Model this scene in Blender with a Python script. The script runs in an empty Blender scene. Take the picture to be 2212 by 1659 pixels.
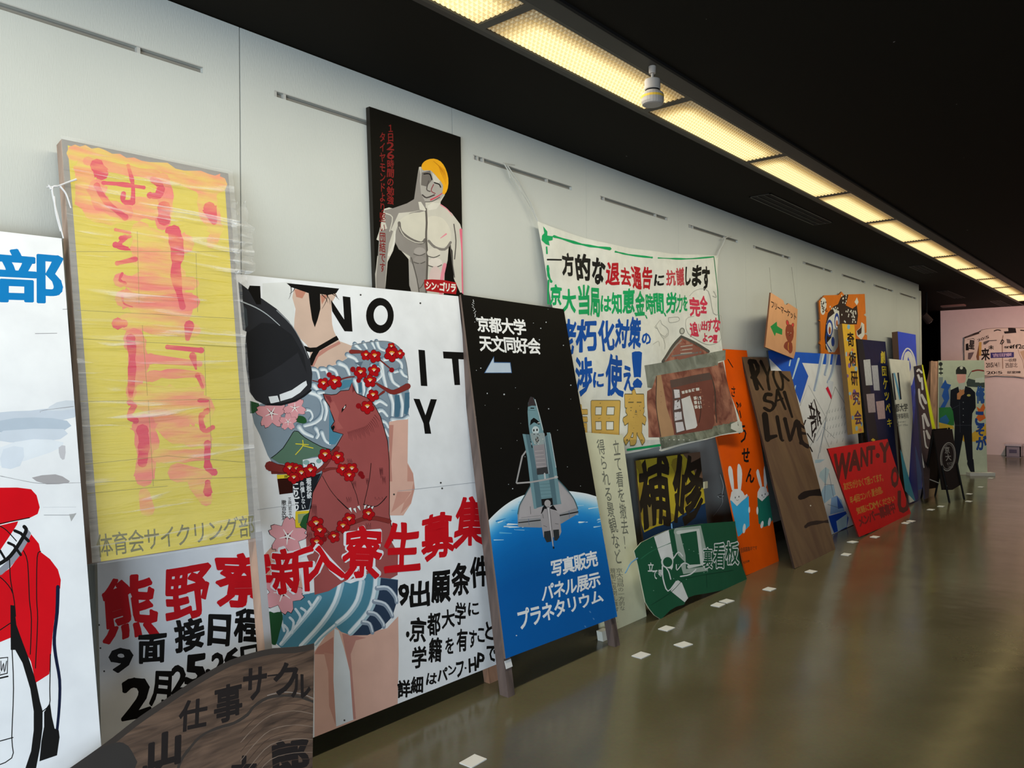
import bpy, math, random
from mathutils import Vector, Matrix
from mathutils.geometry import tessellate_polygon, delaunay_2d_cdt
random.seed(4)
S = bpy.context.scene
COL = S.collection

# ------------------------------------------------------------------ camera
YAW, PIT, ROL, FPX = .7089, .0044, -.0083, 1672.5
CAM = Vector((0, -2.8366, 1.37))
fw = Vector((math.cos(PIT)*math.cos(YAW), math.cos(PIT)*math.sin(YAW), math.sin(PIT)))
rt = Vector((math.sin(YAW), -math.cos(YAW), 0)); up = rt.cross(fw)
c_, s_ = math.cos(ROL), math.sin(ROL)
rt, up = c_*rt+s_*up, -s_*rt+c_*up
cd = bpy.data.cameras.new('camera'); cd.sensor_width = 36; cd.lens = FPX*36/2212
cd.clip_start = .05; cd.clip_end = 100
cam = bpy.data.objects.new('camera', cd); COL.objects.link(cam); S.camera = cam
R3 = Matrix((rt, up, -fw)).transposed()
cam.matrix_world = Matrix.Translation(CAM) @ R3.to_4x4()

# ------------------------------------------------------------------ world, lights, exposure
w = bpy.data.worlds.new('world'); S.world = w; w.use_nodes = True
w.node_tree.nodes['Background'].inputs[0].default_value = (.55, .6, .7, 1)
w.node_tree.nodes['Background'].inputs[1].default_value = .02
S.view_settings.view_transform = 'Standard'; S.view_settings.look = 'None'
S.view_settings.gamma = 1; S.view_settings.use_curve_mapping = False
S.view_settings.exposure = 0.0
LAMP_STRENGTH = 1.25; TUBE_WATT = 11.5

def area(name, loc, to, sx, sy, power, col):
    l = bpy.data.lights.new(name, 'AREA'); l.shape = 'RECTANGLE'; l.size = sx; l.size_y = sy
    l.energy = power; l.color = col
    o = bpy.data.objects.new(name, l); COL.objects.link(o); o.location = loc
    o.rotation_euler = (Vector(to)-Vector(loc)).to_track_quat('-Z', 'Y').to_euler()
    return o
area('daylight_and_fill', (-3.66, -3.9, .80), (.8, -.4, .5), 3.4, 1.4, 350, (.72, .86, 1.0))
area('daylight_and_fill', (0, -7.08, .8), (1.4, -.4, .5), 3.0, 1.4, 62, (.80, .90, 1.0))  # added fill from an unseen opening, lifts the lower boards
def spot(name, loc, to, power, ang, col, blend=.4, rad=.05):
    l = bpy.data.lights.new(name, 'SPOT'); l.energy = power; l.spot_size = ang; l.spot_blend = blend
    l.color = col; l.shadow_soft_size = rad
    o = bpy.data.objects.new(name, l); COL.objects.link(o); o.location = loc
    o.rotation_euler = (Vector(to)-Vector(loc)).to_track_quat('-Z', 'Y').to_euler()
    return o
spot('gallery_spot', (14.6, -1.6, 2.6), (17.3, -.8, 2.0), 170, 1.6, (1, .52, .42))
spot('gallery_spot', (14.6, -3.4, 2.6), (17.3, -3.4, 1.0), 110, 1.5, (1, .54, .43))

# ------------------------------------------------------------------ projection helpers
def ray(p):
    return fw + rt*((p[0]-1106)/FPX) - up*((p[1]-829.5)/FPX)
def hitY(p, y):
    r = ray(p); return CAM + r*((y-CAM.y)/r.y)
def hitZ(p, z):
    r = ray(p); return CAM + r*((z-CAM.z)/r.z)
def hitX(p, x):
    r = ray(p); return CAM + r*((x-CAM.x)/r.x)

# ------------------------------------------------------------------ materials
def lin(c):
    return c/12.92 if c <= .04045 else ((c+.055)/1.055)**2.4
def hexlin(h, g=1.0):
    h = h.lstrip('#')
    return tuple(min(.88, lin(int(h[i:i+2], 16)/255)*g) for i in (0, 2, 4))
MATS = {}
def mat(h, g=1.0, rough=.5, var=.10, scale=9.0, metal=0.0, bump=0.0, stretch=None, spec=.22):
    k = (h, round(g, 3), rough, var, scale, metal, bump, stretch, spec)
    if k in MATS: return MATS[k]
    m = bpy.data.materials.new('paint_'+h.strip('#')); m.use_nodes = True
    nt = m.node_tree; N = nt.nodes; L = nt.links; b = N['Principled BSDF']
    c = hexlin(h, g)
    b.inputs['Roughness'].default_value = rough; b.inputs['Metallic'].default_value = metal
    b.inputs['Specular IOR Level'].default_value = spec
    tc = N.new('ShaderNodeTexCoord'); mp = N.new('ShaderNodeMapping'); L.new(tc.outputs['Object'], mp.inputs[0])
    if stretch: mp.inputs['Scale'].default_value = stretch
    no = N.new('ShaderNodeTexNoise'); no.inputs['Scale'].default_value = scale; no.inputs['Detail'].default_value = 5
    L.new(mp.outputs[0], no.inputs['Vector'])
    mx = N.new('ShaderNodeMix'); mx.data_type = 'RGBA'
    mx.inputs['A'].default_value = tuple(x*(1-var*1.6) for x in c)+(1,)
    mx.inputs['B'].default_value = tuple(min(.9, x*(1+var)) for x in c)+(1,)
    L.new(no.outputs['Fac'], mx.inputs['Factor']); L.new(mx.outputs['Result'], b.inputs['Base Color'])
    if bump:
        bp = N.new('ShaderNodeBump'); bp.inputs['Strength'].default_value = bump; bp.inputs['Distance'].default_value = .01
        L.new(no.outputs['Fac'], bp.inputs['Height']); L.new(bp.outputs[0], b.inputs['Normal'])
    MATS[k] = m
    return m

def wood(h, g=1.0, stretch=(1, 1, 14), h2=None, rough=.6, scale=3.0, bump=.25):
    k = ('wood', h, g, stretch, h2, rough, scale)
    if k in MATS: return MATS[k]
    m = bpy.data.materials.new('wood_'+h.strip('#')); m.use_nodes = True
    nt = m.node_tree; N = nt.nodes; L = nt.links; b = N['Principled BSDF']
    b.inputs['Roughness'].default_value = rough
    tc = N.new('ShaderNodeTexCoord'); mp = N.new('ShaderNodeMapping'); mp.inputs['Scale'].default_value = stretch
    L.new(tc.outputs['Object'], mp.inputs[0])
    no = N.new('ShaderNodeTexNoise'); no.inputs['Scale'].default_value = scale; no.inputs['Detail'].default_value = 8
    no.inputs['Distortion'].default_value = .6
    L.new(mp.outputs[0], no.inputs['Vector'])
    cr = N.new('ShaderNodeValToRGB'); a = hexlin(h, g); d = hexlin(h2, g) if h2 else tuple(x*.45 for x in a)
    cr.color_ramp.elements[0].position = .3; cr.color_ramp.elements[0].color = d+(1,)
    cr.color_ramp.elements[1].position = .68; cr.color_ramp.elements[1].color = a+(1,)
    L.new(no.outputs['Fac'], cr.inputs[0]); L.new(cr.outputs[0], b.inputs['Base Color'])
    bp = N.new('ShaderNodeBump'); bp.inputs['Strength'].default_value = bump; bp.inputs['Distance'].default_value = .004
    L.new(no.outputs['Fac'], bp.inputs['Height']); L.new(bp.outputs[0], b.inputs['Normal'])
    MATS[k] = m
    return m

# ------------------------------------------------------------------ mesh helpers
def empty(name, loc, label=None, cat=None, group=None, kind=None):
    o = bpy.data.objects.new(name, None); COL.objects.link(o); o.location = loc
    o.empty_display_size = .1
    if label: o['label'] = label
    if cat: o['category'] = cat
    if group: o['group'] = group
    if kind: o['kind'] = kind
    return o
def top_base(o):
    while o.parent: o = o.parent
    return o.location
class MB:
    def __init__(s): s.v = []; s.f = []; s.mi = []; s.m = []
    def slot(s, m):
        if m not in s.m: s.m.append(m)
        return s.m.index(m)
    def add(s, vs, fs, m):
        b = len(s.v); s.v += [tuple(v) for v in vs]; i = s.slot(m)
        for f in fs: s.f.append(tuple(b+k for k in f)); s.mi.append(i)
    def box(s, o, ax, ay, az, m):
        """box from corner o with edge vectors"""
        o, ax, ay, az = map(Vector, (o, ax, ay, az))
        vs = [o, o+ax, o+ax+ay, o+ay, o+az, o+ax+az, o+ax+ay+az, o+ay+az]
        fs = [(0, 3, 2, 1), (4, 5, 6, 7), (0, 1, 5, 4), (1, 2, 6, 5), (2, 3, 7, 6), (3, 0, 4, 7)]
        if ax.cross(ay).dot(az) < 0: fs = [f[::-1] for f in fs]
        s.add(vs, fs, m)
    def aabb(s, x0, x1, y0, y1, z0, z1, m):
        s.box((x0, y0, z0), (x1-x0, 0, 0), (0, y1-y0, 0), (0, 0, z1-z0), m)
    def prism(s, pts, off, m, mside=None):
        """pts: 3d outline (front), off: vector to the back"""
        pts = [Vector(p) for p in pts]; off = Vector(off); n = len(pts)
        tris = tessellate_polygon([pts])
        nn = Vector((0, 0, 0))
        for i in range(n): nn += pts[i].cross(pts[(i+1) % n])
        flip = nn.dot(off) > 0
        def T(t, fl):
            a, b, c = t
            g = (pts[b]-pts[a]).cross(pts[c]-pts[a])
            want = off if fl else -off
            return (a, b, c) if g.dot(want) > 0 else (a, c, b)
        s.add(pts, [T(t, False) for t in tris], m)
        s.add([p+off for p in pts], [T(t, True) for t in tris], mside or m)
        q = []
        for i in range(n):
            j = (i+1) % n
            q.append((i, i+n, j+n, j) if not flip else (i, j, j+n, i+n))
        s.add(pts+[p+off for p in pts], q, mside or m)
    def tube(s, pts, r, m, seg=8, r2=None):
        pts = [Vector(p) for p in pts]; rings = []
        for i, p in enumerate(pts):
            d = (pts[min(i+1, len(pts)-1)]-pts[max(i-1, 0)]).normalized()
            a = d.orthogonal().normalized(); b = d.cross(a)
            rr = r if r2 is None else r+(r2-r)*i/(len(pts)-1)
            rings.append([p+a*rr*math.cos(2*math.pi*k/seg)+b*rr*math.sin(2*math.pi*k/seg) for k in range(seg)])
        vs = [v for g in rings for v in g]; fs = []
        for i in range(len(rings)-1):
            for k in range(seg):
                fs.append((i*seg+k, i*seg+(k+1) % seg, (i+1)*seg+(k+1) % seg, (i+1)*seg+k))
        fs.append(tuple(range(seg))[::-1]); fs.append(tuple((len(rings)-1)*seg+k for k in range(seg)))
        s.add(vs, fs, m)
    def lathe(s, c, prof, m, seg=24):
        c = Vector(c); vs = []; fs = []
        for r, z in prof:
            for k in range(seg):
                a = 2*math.pi*k/seg; vs.append(c+Vector((r*math.cos(a), r*math.sin(a), z)))
        for i in range(len(prof)-1):
            for k in range(seg):
                fs.append((i*seg+k, i*seg+(k+1) % seg, (i+1)*seg+(k+1) % seg, (i+1)*seg+k))
        s.add(vs, fs, m)
    def build(s, name, parent=None, base=None, label=None, smooth=False, kind=None, share=None):
        if base is None: base = top_base(parent) if parent is not None else (0, 0, 0)
        base = Vector(base)
        me = bpy.data.meshes.new(name)
        me.from_pydata([tuple(Vector(v)-base) for v in s.v], [], s.f)
        for m in s.m: me.materials.append(m)
        me.polygons.foreach_set('material_index', s.mi)
        if smooth: me.polygons.foreach_set('use_smooth', [True]*len(me.polygons))
        me.update()
        o = bpy.data.objects.new(name, me); COL.objects.link(o)
        if parent is not None:
            o.parent = parent
        else: o.location = base
        if label: o['label'] = label
        if kind: o['kind'] = kind
        return o

# ------------------------------------------------------------------ glyphs
GL = {}
def glyph(ch):
    if ch in GL: return GL[ch]
    t = bpy.data.curves.new('glyph', 'FONT'); t.body = ch; t.size = 1; t.resolution_u = 2
    o = bpy.data.objects.new('glyph', t); COL.objects.link(o)
    dg = bpy.context.evaluated_depsgraph_get(); me = bpy.data.meshes.new_from_object(o.evaluated_get(dg))
    me.calc_loop_triangles()
    vs = [(v.co.x, v.co.y) for v in me.vertices]; fs = [tuple(t.vertices) for t in me.loop_triangles]
    bpy.data.objects.remove(o); bpy.data.curves.remove(t); bpy.data.meshes.remove(me)
    if vs:
        x0 = min(v[0] for v in vs); x1 = max(v[0] for v in vs); y0 = min(v[1] for v in vs); y1 = max(v[1] for v in vs)
    else: x0 = y0 = 0; x1 = y1 = 1
    GL[ch] = (vs, fs, (x0, x1, y0, y1)); return GL[ch]

FAT = {}
def fat_glyph(ch, b):
    """glyph thickened by b on every side, as one flat skin"""
    vs, fs, bb = glyph(ch)
    if b <= 0 or not vs: return vs, fs, bb
    k = (ch, b)
    if k in FAT: return FAT[k]
    cnt = {}
    for f in fs:
        for i in range(3):
            e = (f[i], f[(i+1) % 3]); kk = (min(e), max(e)); cnt[kk] = cnt.get(kk, 0)+1
    for attempt in range(6):
        bq = b*(1-.07*attempt)
        P = [Vector((x+1e-4*math.sin(37*x+attempt), y+1e-4*math.cos(41*y+attempt))) for x, y in vs]; F = []
        for f in fs:
            a, c, d = (P[i] for i in f); ar = (c-a).cross(d-a)
            if abs(ar) > 1e-5: F.append(list(f) if ar > 0 else list(f)[::-1])
        for (i, j), n in cnt.items():
            if n != 1: continue
            d = P[j]-P[i]
            if d.length < 1e-3: continue
            d = d.normalized(); q = Vector((-d.y, d.x))*bq; e = d*bq*.45; e2 = d*bq; q2 = q*.45; o = len(P)
            P += [P[i]-e-q, P[j]+e-q, P[j]+e2-q2, P[j]+e2+q2, P[j]+e+q, P[i]-e+q, P[i]-e2+q2, P[i]-e2-q2]; F.append(list(range(o, o+8)))
        r = delaunay_2d_cdt(P, [], F, 0, 1e-5)
        V = [(v.x, v.y) for v in r[0]]; T = [tuple(f) for f, og in zip(r[2], r[5]) if og]
        area_ = sum(abs((V[t[1]][0]-V[t[0]][0])*(V[t[2]][1]-V[t[0]][1])-(V[t[2]][0]-V[t[0]][0])*(V[t[1]][1]-V[t[0]][1]))/2 for t in T)
        base_ = sum(abs((vs[t[1]][0]-vs[t[0]][0])*(vs[t[2]][1]-vs[t[0]][1])-(vs[t[2]][0]-vs[t[0]][0])*(vs[t[1]][1]-vs[t[0]][1]))/2 for t in fs)
        per = sum((Vector(vs[i])-Vector(vs[j])).length for (i, j), n in cnt.items() if n == 1)
        if area_ <= base_+per*b*1.02+.01 and area_ < .9*(bb[1]-bb[0]+2*b)*(bb[3]-bb[2]+2*b) or ch in 'ー一・-I!l': FAT[k] = (V, T, bb); return FAT[k]
    FAT[k] = (vs, fs, bb)
    return FAT[k]
def smooth(pts, n=4, closed=True):
    out = []; N = len(pts)
    rng = range(N) if closed else range(N-1)
    for i in rng:
        if closed: p0, p1, p2, p3 = pts[i-1], pts[i], pts[(i+1) % N], pts[(i+2) % N]
        else: p0, p1, p2, p3 = pts[max(i-1, 0)], pts[i], pts[i+1], pts[min(i+2, N-1)]
        for k in range(n):
            t = k/n
            out.append(tuple(.5*((2*p1[a])+(-p0[a]+p2[a])*t+(2*p0[a]-5*p1[a]+4*p2[a]-p3[a])*t*t+(-p0[a]+3*p1[a]-3*p2[a]+p3[a])*t**3) for a in (0, 1)))
    if not closed: out.append(tuple(pts[-1]))
    return out

# crops of the photograph used while tracing: origin and scale of each close-up
CR = dict(px=(0, 0, 1), A=(500, 560, .32556), C=(640, 720, .14463), D=(540, 860, .19289), E=(540, 1080, .20494),
          F=(500, 1040, .37318), G=(560, 180, .30134), H=(0, 1060, .36101), I=(0, 500, .36176), J=(0, 0, .33755),
          K=(960, 600, .30137), L=(1020, 1040, .3013), M=(1140, 440, .33755), N=(1280, 900, .30151),
          O=(1540, 580, .24113), P=(1540, 880, .24113), Q=(1780, 660, .30147), S=(1080, 840, .2291),
          T=(2060, 680, .09042), U=(0, 1040, .37325), V=(1980, 640, .25328))

STEP = .000012
class Board:
    """a planar (or gently curved) surface standing in the room; traced outlines are carried onto it"""
    def __init__(s, name, label, cat, surf, corners, gain=1.0, group=None, normal=None, base=None, back=.012):
        s.surf = surf; s.n = normal; s.clip = corners; s.gain = gain; s.lay = 4; s.back = back
        pts = [surf(p) for p in corners]
        bz = min(p.z for p in pts)
        b = sum((p for p in pts), Vector((0, 0, 0)))/len(pts)
        s.pts = pts
        s.root = empty(name, base or (b.x, b.y, max(0, bz)), label, cat, group)
        s.mb = None; s.cr = CR['px']; s.step = STEP; s.hist = []; s.same = False
    def use(s, k): s.cr = CR[k]; return s
    def X(s, p): return (s.cr[0]+p[0]*s.cr[2], s.cr[1]+p[1]*s.cr[2])
    def part(s, name, label=None):
        s.flush(); s.mb = MB(); s.pname = name; s.plabel = label; return s
    def flush(s):
        if s.mb and s.mb.f:
            s.mb.build(s.pname, s.root, label=s.plabel)
        s.mb = None
    def normal_at(s, p):
        return s.n
    def tris(s, vs, fs, m, lay=None):
        """vs in photo pixels; clip to the outline, then lay onto the surface"""
        if not vs: return
        if lay is None:
            bb = (min(v[0] for v in vs), max(v[0] for v in vs), min(v[1] for v in vs), max(v[1] for v in vs))
            if s.same and s.hist: lay = s.hist[-1][4]
            else: lay = 1+max([h[4] for h in s.hist if h[0] < bb[1] and h[1] > bb[0] and h[2] < bb[3] and h[3] > bb[2]]+[s.lay])
            s.hist.append(bb+(lay,))
        off = s.n*(s.step*lay)
        cl = s.clip; ncl = len(cl)
        A = sum(cl[i][0]*cl[(i+1) % ncl][1]-cl[(i+1) % ncl][0]*cl[i][1] for i in range(ncl))
        sg = 1 if A > 0 else -1
        def ins(p, i):
            a, b = cl[i], cl[(i+1) % ncl]
            return sg*((b[0]-a[0])*(p[1]-a[1])-(b[1]-a[1])*(p[0]-a[0]))
        out_v = []; out_f = []
        cache = {}
        def vid(p):
            k = (round(p[0], 3), round(p[1], 3))
            if k not in cache:
                cache[k] = len(out_v); out_v.append(s.surf(p)+off)
            return cache[k]
        inside = [all(ins(v, i) >= -1e-6 for i in range(ncl)) for v in vs]
        for f in fs:
            if all(inside[k] for k in f): poly = [vs[k] for k in f]
            else:
                poly = [vs[k] for k in f]
                for i in range(ncl):
                    q = []
                    for k in range(len(poly)):
                        a, b = poly[k-1], poly[k]; da, db = ins(a, i), ins(b, i)
                        if (da >= 0) != (db >= 0):
                            t = da/(da-db); q.append((a[0]+(b[0]-a[0])*t, a[1]+(b[1]-a[1])*t))
                        if db >= 0: q.append(b)
                    poly = q
                    if not poly: break
            if len(poly) < 3: continue
            ids = [vid(p) for p in poly]
            ids = [v for k, v in enumerate(ids) if v != ids[k-1]]
            if len(ids) < 3 or len(set(ids)) < len(ids): continue
            a2 = sum(poly[k-1][0]*poly[k][1]-poly[k][0]*poly[k-1][1] for k in range(len(poly)))
            out_f.append(tuple(ids) if a2 < 0 else tuple(ids[::-1]))
        if out_f: s.mb.add(out_v, out_f, m)
    def union(s, vs, fs, m):
        """one flat skin from overlapping pieces, so that nothing lies twice in the same place"""
        if not vs: return
        ox, oy = vs[0]
        pos = []; key = {}; idx = []
        for x, y in vs:
            k = (round(x-ox, 3), round(y-oy, 3))
            if k not in key: key[k] = len(pos); pos.append(Vector(k))
            idx.append(key[k])
        ff = []
        for f in fs:
            g = [idx[k] for k in f]
            if len(set(g)) < 3: continue
            a, b, c = (pos[k] for k in g[:3])
            ar = (b-a).cross(c-a)
            if abs(ar) < 1e-6: continue
            ff.append(g if ar > 0 else g[::-1])
        try:
            r = delaunay_2d_cdt(pos, [], ff, 0, 1e-4)
            s.tris([(v.x+ox, v.y+oy) for v in r[0]], [tuple(f) for f, og in zip(r[2], r[5]) if og], m)
        except Exception: s.tris(vs, fs, m)
    def M(s, h, **k): return mat(h, k.pop('g', s.gain), **k)
    def poly(s, pts, h, sm=0, raw=False, **k):
        pts = [s.X(p) for p in pts]
        if sm: pts = smooth(pts, sm)
        t = tessellate_polygon([[Vector((p[0], p[1], 0)) for p in pts]])
        s.tris(pts, t, h if not isinstance(h, str) else s.M(h, **k))
    def ell(s, cx, cy, rx, ry, h, rot=0, n=16, **k):
        c, sn = math.cos(rot), math.sin(rot)
        s.poly([(cx+rx*math.cos(a)*c-ry*math.sin(a)*sn, cy+rx*math.cos(a)*sn+ry*math.sin(a)*c) for a in [2*math.pi*i/n for i in range(n)]], h, **k)
    def stroke(s, pts, wd, h, sm=3, w2=None, cap=True, prof=None, rag=0, **k):
        pts = [s.X(p) for p in pts]; sc = s.cr[2]; wd = wd*sc; w2 = wd if w2 is None else w2*sc
        if sm and len(pts) > 2: pts = smooth(pts, sm, False)
        n = len(pts); L = []; Rr = []
        for i, p in enumerate(pts):
            a = pts[max(i-1, 0)]; b = pts[min(i+1, n-1)]
            dx, dy = b[0]-a[0], b[1]-a[1]; d = math.hypot(dx, dy) or 1
            t = i/(n-1) if n > 1 else 0
            r = .5*(wd+(w2-wd)*t)
            if prof: r *= prof(t)
            if rag: r *= 1+random.uniform(-rag, rag)
            L.append((p[0]-dy/d*r, p[1]+dx/d*r)); Rr.append((p[0]+dy/d*r, p[1]-dx/d*r))
        vs = L+Rr; fs = []
        for i in range(n-1): fs += [(i, i+1, n+i+1), (i, n+i+1, n+i)]
        if cap:
            for c, r in ((pts[0], wd*.5), (pts[-1], w2*.5)):
                if prof: continue
                b0 = len(vs); vs.append(c)
                for q in range(9): vs.append((c[0]+r*math.cos(q*math.pi/4), c[1]+r*math.sin(q*math.pi/4)))
                fs += [(b0, b0+1+q, b0+2+q) for q in range(8)]
        s.union(vs, fs, h if not isinstance(h, str) else s.M(h, **k))
    def text(s, txt, q, h, bold=.0, jit=0, vert=False, fit=False, hand=0, nb=None, **k):
        """q = TL, TR, BR, BL of the block of characters"""
        q = [s.X(p) for p in q]; n = len(txt); vs = []; fs = []
        dirs = [(0, 0)]
        wts = [(.5 if c in '・.,、1Iil!' and not vert else 1) for c in txt]; tot = sum(wts); acc = 0
        for i, ch in enumerate(txt):
            t0 = acc/tot; acc += wts[i]; t1 = acc/tot
            if ch in ' 　': continue
            gv, gf, (x0, x1, y0, y1) = fat_glyph(ch, bold)
            if fit or ord(ch) < 256:
                ex0, ex1, ey0, ey1 = x0, x1, y0, y1
                if ord(ch) < 256 and not fit:
                    ey0, ey1 = (min(0, y0), max(.7, y1)) if not vert else (y0, y1)
                    if ch in '1Il!/-.': cxm = (x0+x1)/2; ex0, ex1 = cxm-.2, cxm+.2
                if ch in 'ー一-': cym = (y0+y1)/2; ey0, ey1 = cym-.4, cym+.4
                padx = .04; pady = .02 if not vert else .06
            else: ex0, ex1, ey0, ey1 = 0.03, .97, -.1, .86; padx = pady = 0
            rot = random.uniform(-jit, jit)*.12; sx = 1+random.uniform(-jit, jit)*.1; ph = random.uniform(0, 6)
            for (bx, by) in dirs:
                b0 = len(vs)
                for (x, y) in gv:
                    x += bx; y += by
                    u = (x-ex0)/(ex1-ex0); v = (ey1-y)/(ey1-ey0)
                    if vert and ch == 'ー': u, v = v, u
                    u = padx+u*(1-2*padx); v = pady+v*(1-2*pady)
                    if jit:
                        a, b = u-.5, v-.5
                        u = .5+(a*math.cos(rot)-b*math.sin(rot))*sx; v = .5+(a*math.sin(rot)+b*math.cos(rot))
                    if hand:
                        u += hand*math.sin(v*5+ph)+hand*.6*math.sin(u*9+v*4+ph*2); v += hand*math.cos(u*6+ph*1.7)
                    if vert: U, V = u, t0+(t1-t0)*v
                    else: U, V = t0+(t1-t0)*u, v
                    a = (q[0][0]+(q[1][0]-q[0][0])*U, q[0][1]+(q[1][1]-q[0][1])*U)
                    b = (q[3][0]+(q[2][0]-q[3][0])*U, q[3][1]+(q[2][1]-q[3][1])*U)
                    vs.append((a[0]+(b[0]-a[0])*V, a[1]+(b[1]-a[1])*V))
                fs += [tuple(b0+k2 for k2 in f) for f in gf]
        s.tris(vs, fs, h if not isinstance(h, str) else s.M(h, **k))
    def tq(s, txt, a, b, h, bold=.03, **k):
        """a, b = (x, baseline y, height) at both ends; upright characters"""
        s.text(txt, [(a[0], a[1]-a[2]), (b[0], b[1]-b[2]), (b[0], b[1]), (a[0], a[1])], h, bold, **k)
    def chars(s, lst, h, bold=.03, **k):
        """lst of (char, x0, y0, x1, y1, slope) boxes"""
        for e in lst:
            ch, x0, y0, x1, y1 = e[:5]; sl = e[5] if len(e) > 5 else 0
            d = (x1-x0)*sl
            s.text(ch, [(x0, y0+d*.5), (x1, y0-d*.5), (x1, y1-d*.5), (x0, y1+d*.5)], h, bold, fit=True, **k)
    def panel(s, h, side=None, name='panel', label=None, outline=None, m=None, ms=None):
        mb = MB(); pts = [s.surf(p) for p in (outline or s.clip)]
        mb.prism(pts, -s.n*s.back, m or s.M(h), ms or (s.M(side) if side else None))
        return mb.build(name, s.root, label=label)
    def bar(s, a, b, wpx, depth, m, name='frame', inset=0.0, lift=0.0, label=None):
        """bar along the surface from pixel a to pixel b, width in metres, behind (depth<0) or proud (depth>0) of the face"""
        A, B = s.surf(a), s.surf(b); d = (B-A).normalized(); sd = d.cross(s.n)
        mb = MB(); o = A+s.n*lift-sd*inset
        mb.box(o, B-A, sd*wpx, s.n*depth, m)
        return mb.build(name, s.root, label=label)

def lean(yb, px, yt):
    """plane leaning on the wall: foot line at y=-yb on the floor, passing y=-yt at the given pixel"""
    P = hitY(px, -yt); A = Vector((0, -yb, 0)); d = Vector((0, P.y-A.y, P.z-A.z)).normalized()
    n = Vector((0, -d.z, d.y)).normalized()
    if n.y > 0: n = -n
    def surf(p):
        r = ray(p); return CAM + r*((A-CAM).dot(n)/r.dot(n))
    return surf, n
def flat(yt):
    n = Vector((0, -1, 0))
    return (lambda p: hitY(p, -yt)), n
def plane3(P0, n):
    P0 = Vector(P0); n = Vector(n).normalized()
    def surf(p):
        r = ray(p); return CAM + r*((P0-CAM).dot(n)/r.dot(n))
    return surf, n

# ================================================================== THE ROOM
WALLEND = 12.48; CEIL = 2.826; PW = 1.2; SEAM0 = 1.648; BACK = -3.6; FRONT = -7.0; END = 17.3
def node_mat(name):
    m = bpy.data.materials.new(name); m.use_nodes = True
    nt = m.node_tree; return m, nt.nodes, nt.links, nt.nodes['Principled BSDF']

# floor: olive vinyl with a worn wax gloss
m, N, L, b = node_mat('floor_vinyl')
tc = N.new('ShaderNodeTexCoord'); no = N.new('ShaderNodeTexNoise'); no.inputs['Scale'].default_value = 1.3; no.inputs['Detail'].default_value = 6
L.new(tc.outputs['Object'], no.inputs['Vector'])
n2 = N.new('ShaderNodeTexNoise'); n2.inputs['Scale'].default_value = 60; n2.inputs['Detail'].default_value = 3; L.new(tc.outputs['Object'], n2.inputs['Vector'])
cr = N.new('ShaderNodeValToRGB'); cr.color_ramp.elements[0].position = .3; cr.color_ramp.elements[1].position = .7
cr.color_ramp.elements[0].color = (.112, .096, .050, 1); cr.color_ramp.elements[1].color = (.168, .146, .080, 1)
L.new(no.outputs['Fac'], cr.inputs[0])
mx = N.new('ShaderNodeMix'); mx.data_type = 'RGBA'; mx.blend_type = 'MULTIPLY'; mx.inputs['Factor'].default_value = .25
L.new(cr.outputs[0], mx.inputs['A']); L.new(n2.outputs['Color'], mx.inputs['B']); L.new(mx.outputs['Result'], b.inputs['Base Color'])
rr = N.new('ShaderNodeMapRange'); rr.inputs['To Min'].default_value = .10; rr.inputs['To Max'].default_value = .24
n3 = N.new('ShaderNodeTexNoise'); n3.inputs['Scale'].default_value = 2.2; n3.inputs['Detail'].default_value = 7; L.new(tc.outputs['Object'], n3.inputs['Vector'])
L.new(n3.outputs['Fac'], rr.inputs['Value']); L.new(rr.outputs[0], b.inputs['Roughness'])
n4 = N.new('ShaderNodeTexNoise'); n4.inputs['Scale'].default_value = 3.5; L.new(tc.outputs['Object'], n4.inputs['Vector'])
bp = N.new('ShaderNodeBump'); bp.inputs['Strength'].default_value = .10; bp.inputs['Distance'].default_value = .02
L.new(n4.outputs['Fac'], bp.inputs['Height']); L.new(bp.outputs[0], b.inputs['Normal'])
FLOORM = m
# ceiling: matt black paint with pale flecks
m, N, L, b = node_mat('ceiling_black'); b.inputs['Roughness'].default_value = .75
tc = N.new('ShaderNodeTexCoord'); vo = N.new('ShaderNodeTexVoronoi'); vo.inputs['Scale'].default_value = 4.2; L.new(tc.outputs['Object'], vo.inputs['Vector'])
lt = N.new('ShaderNodeMath'); lt.operation = 'LESS_THAN'; lt.inputs[1].default_value = .03; L.new(vo.outputs['Distance'], lt.inputs[0])
no = N.new('ShaderNodeTexNoise'); no.inputs['Scale'].default_value = 30; L.new(tc.outputs['Object'], no.inputs['Vector'])
gt = N.new('ShaderNodeMath'); gt.operation = 'GREATER_THAN'; gt.inputs[1].default_value = .52; L.new(no.outputs['Fac'], gt.inputs[0])
mu = N.new('ShaderNodeMath'); mu.operation = 'MULTIPLY'; L.new(lt.outputs[0], mu.inputs[0]); L.new(gt.outputs[0], mu.inputs[1])
mx = N.new('ShaderNodeMix'); mx.data_type = 'RGBA'; mx.inputs['A'].default_value = (.011, .0095, .007, 1); mx.inputs['B'].default_value = (.22, .21, .19, 1)
L.new(mu.outputs[0], mx.inputs['Factor']); L.new(mx.outputs['Result'], b.inputs['Base Color'])
b.inputs['Specular IOR Level'].default_value = .05
CEILM = m
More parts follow.
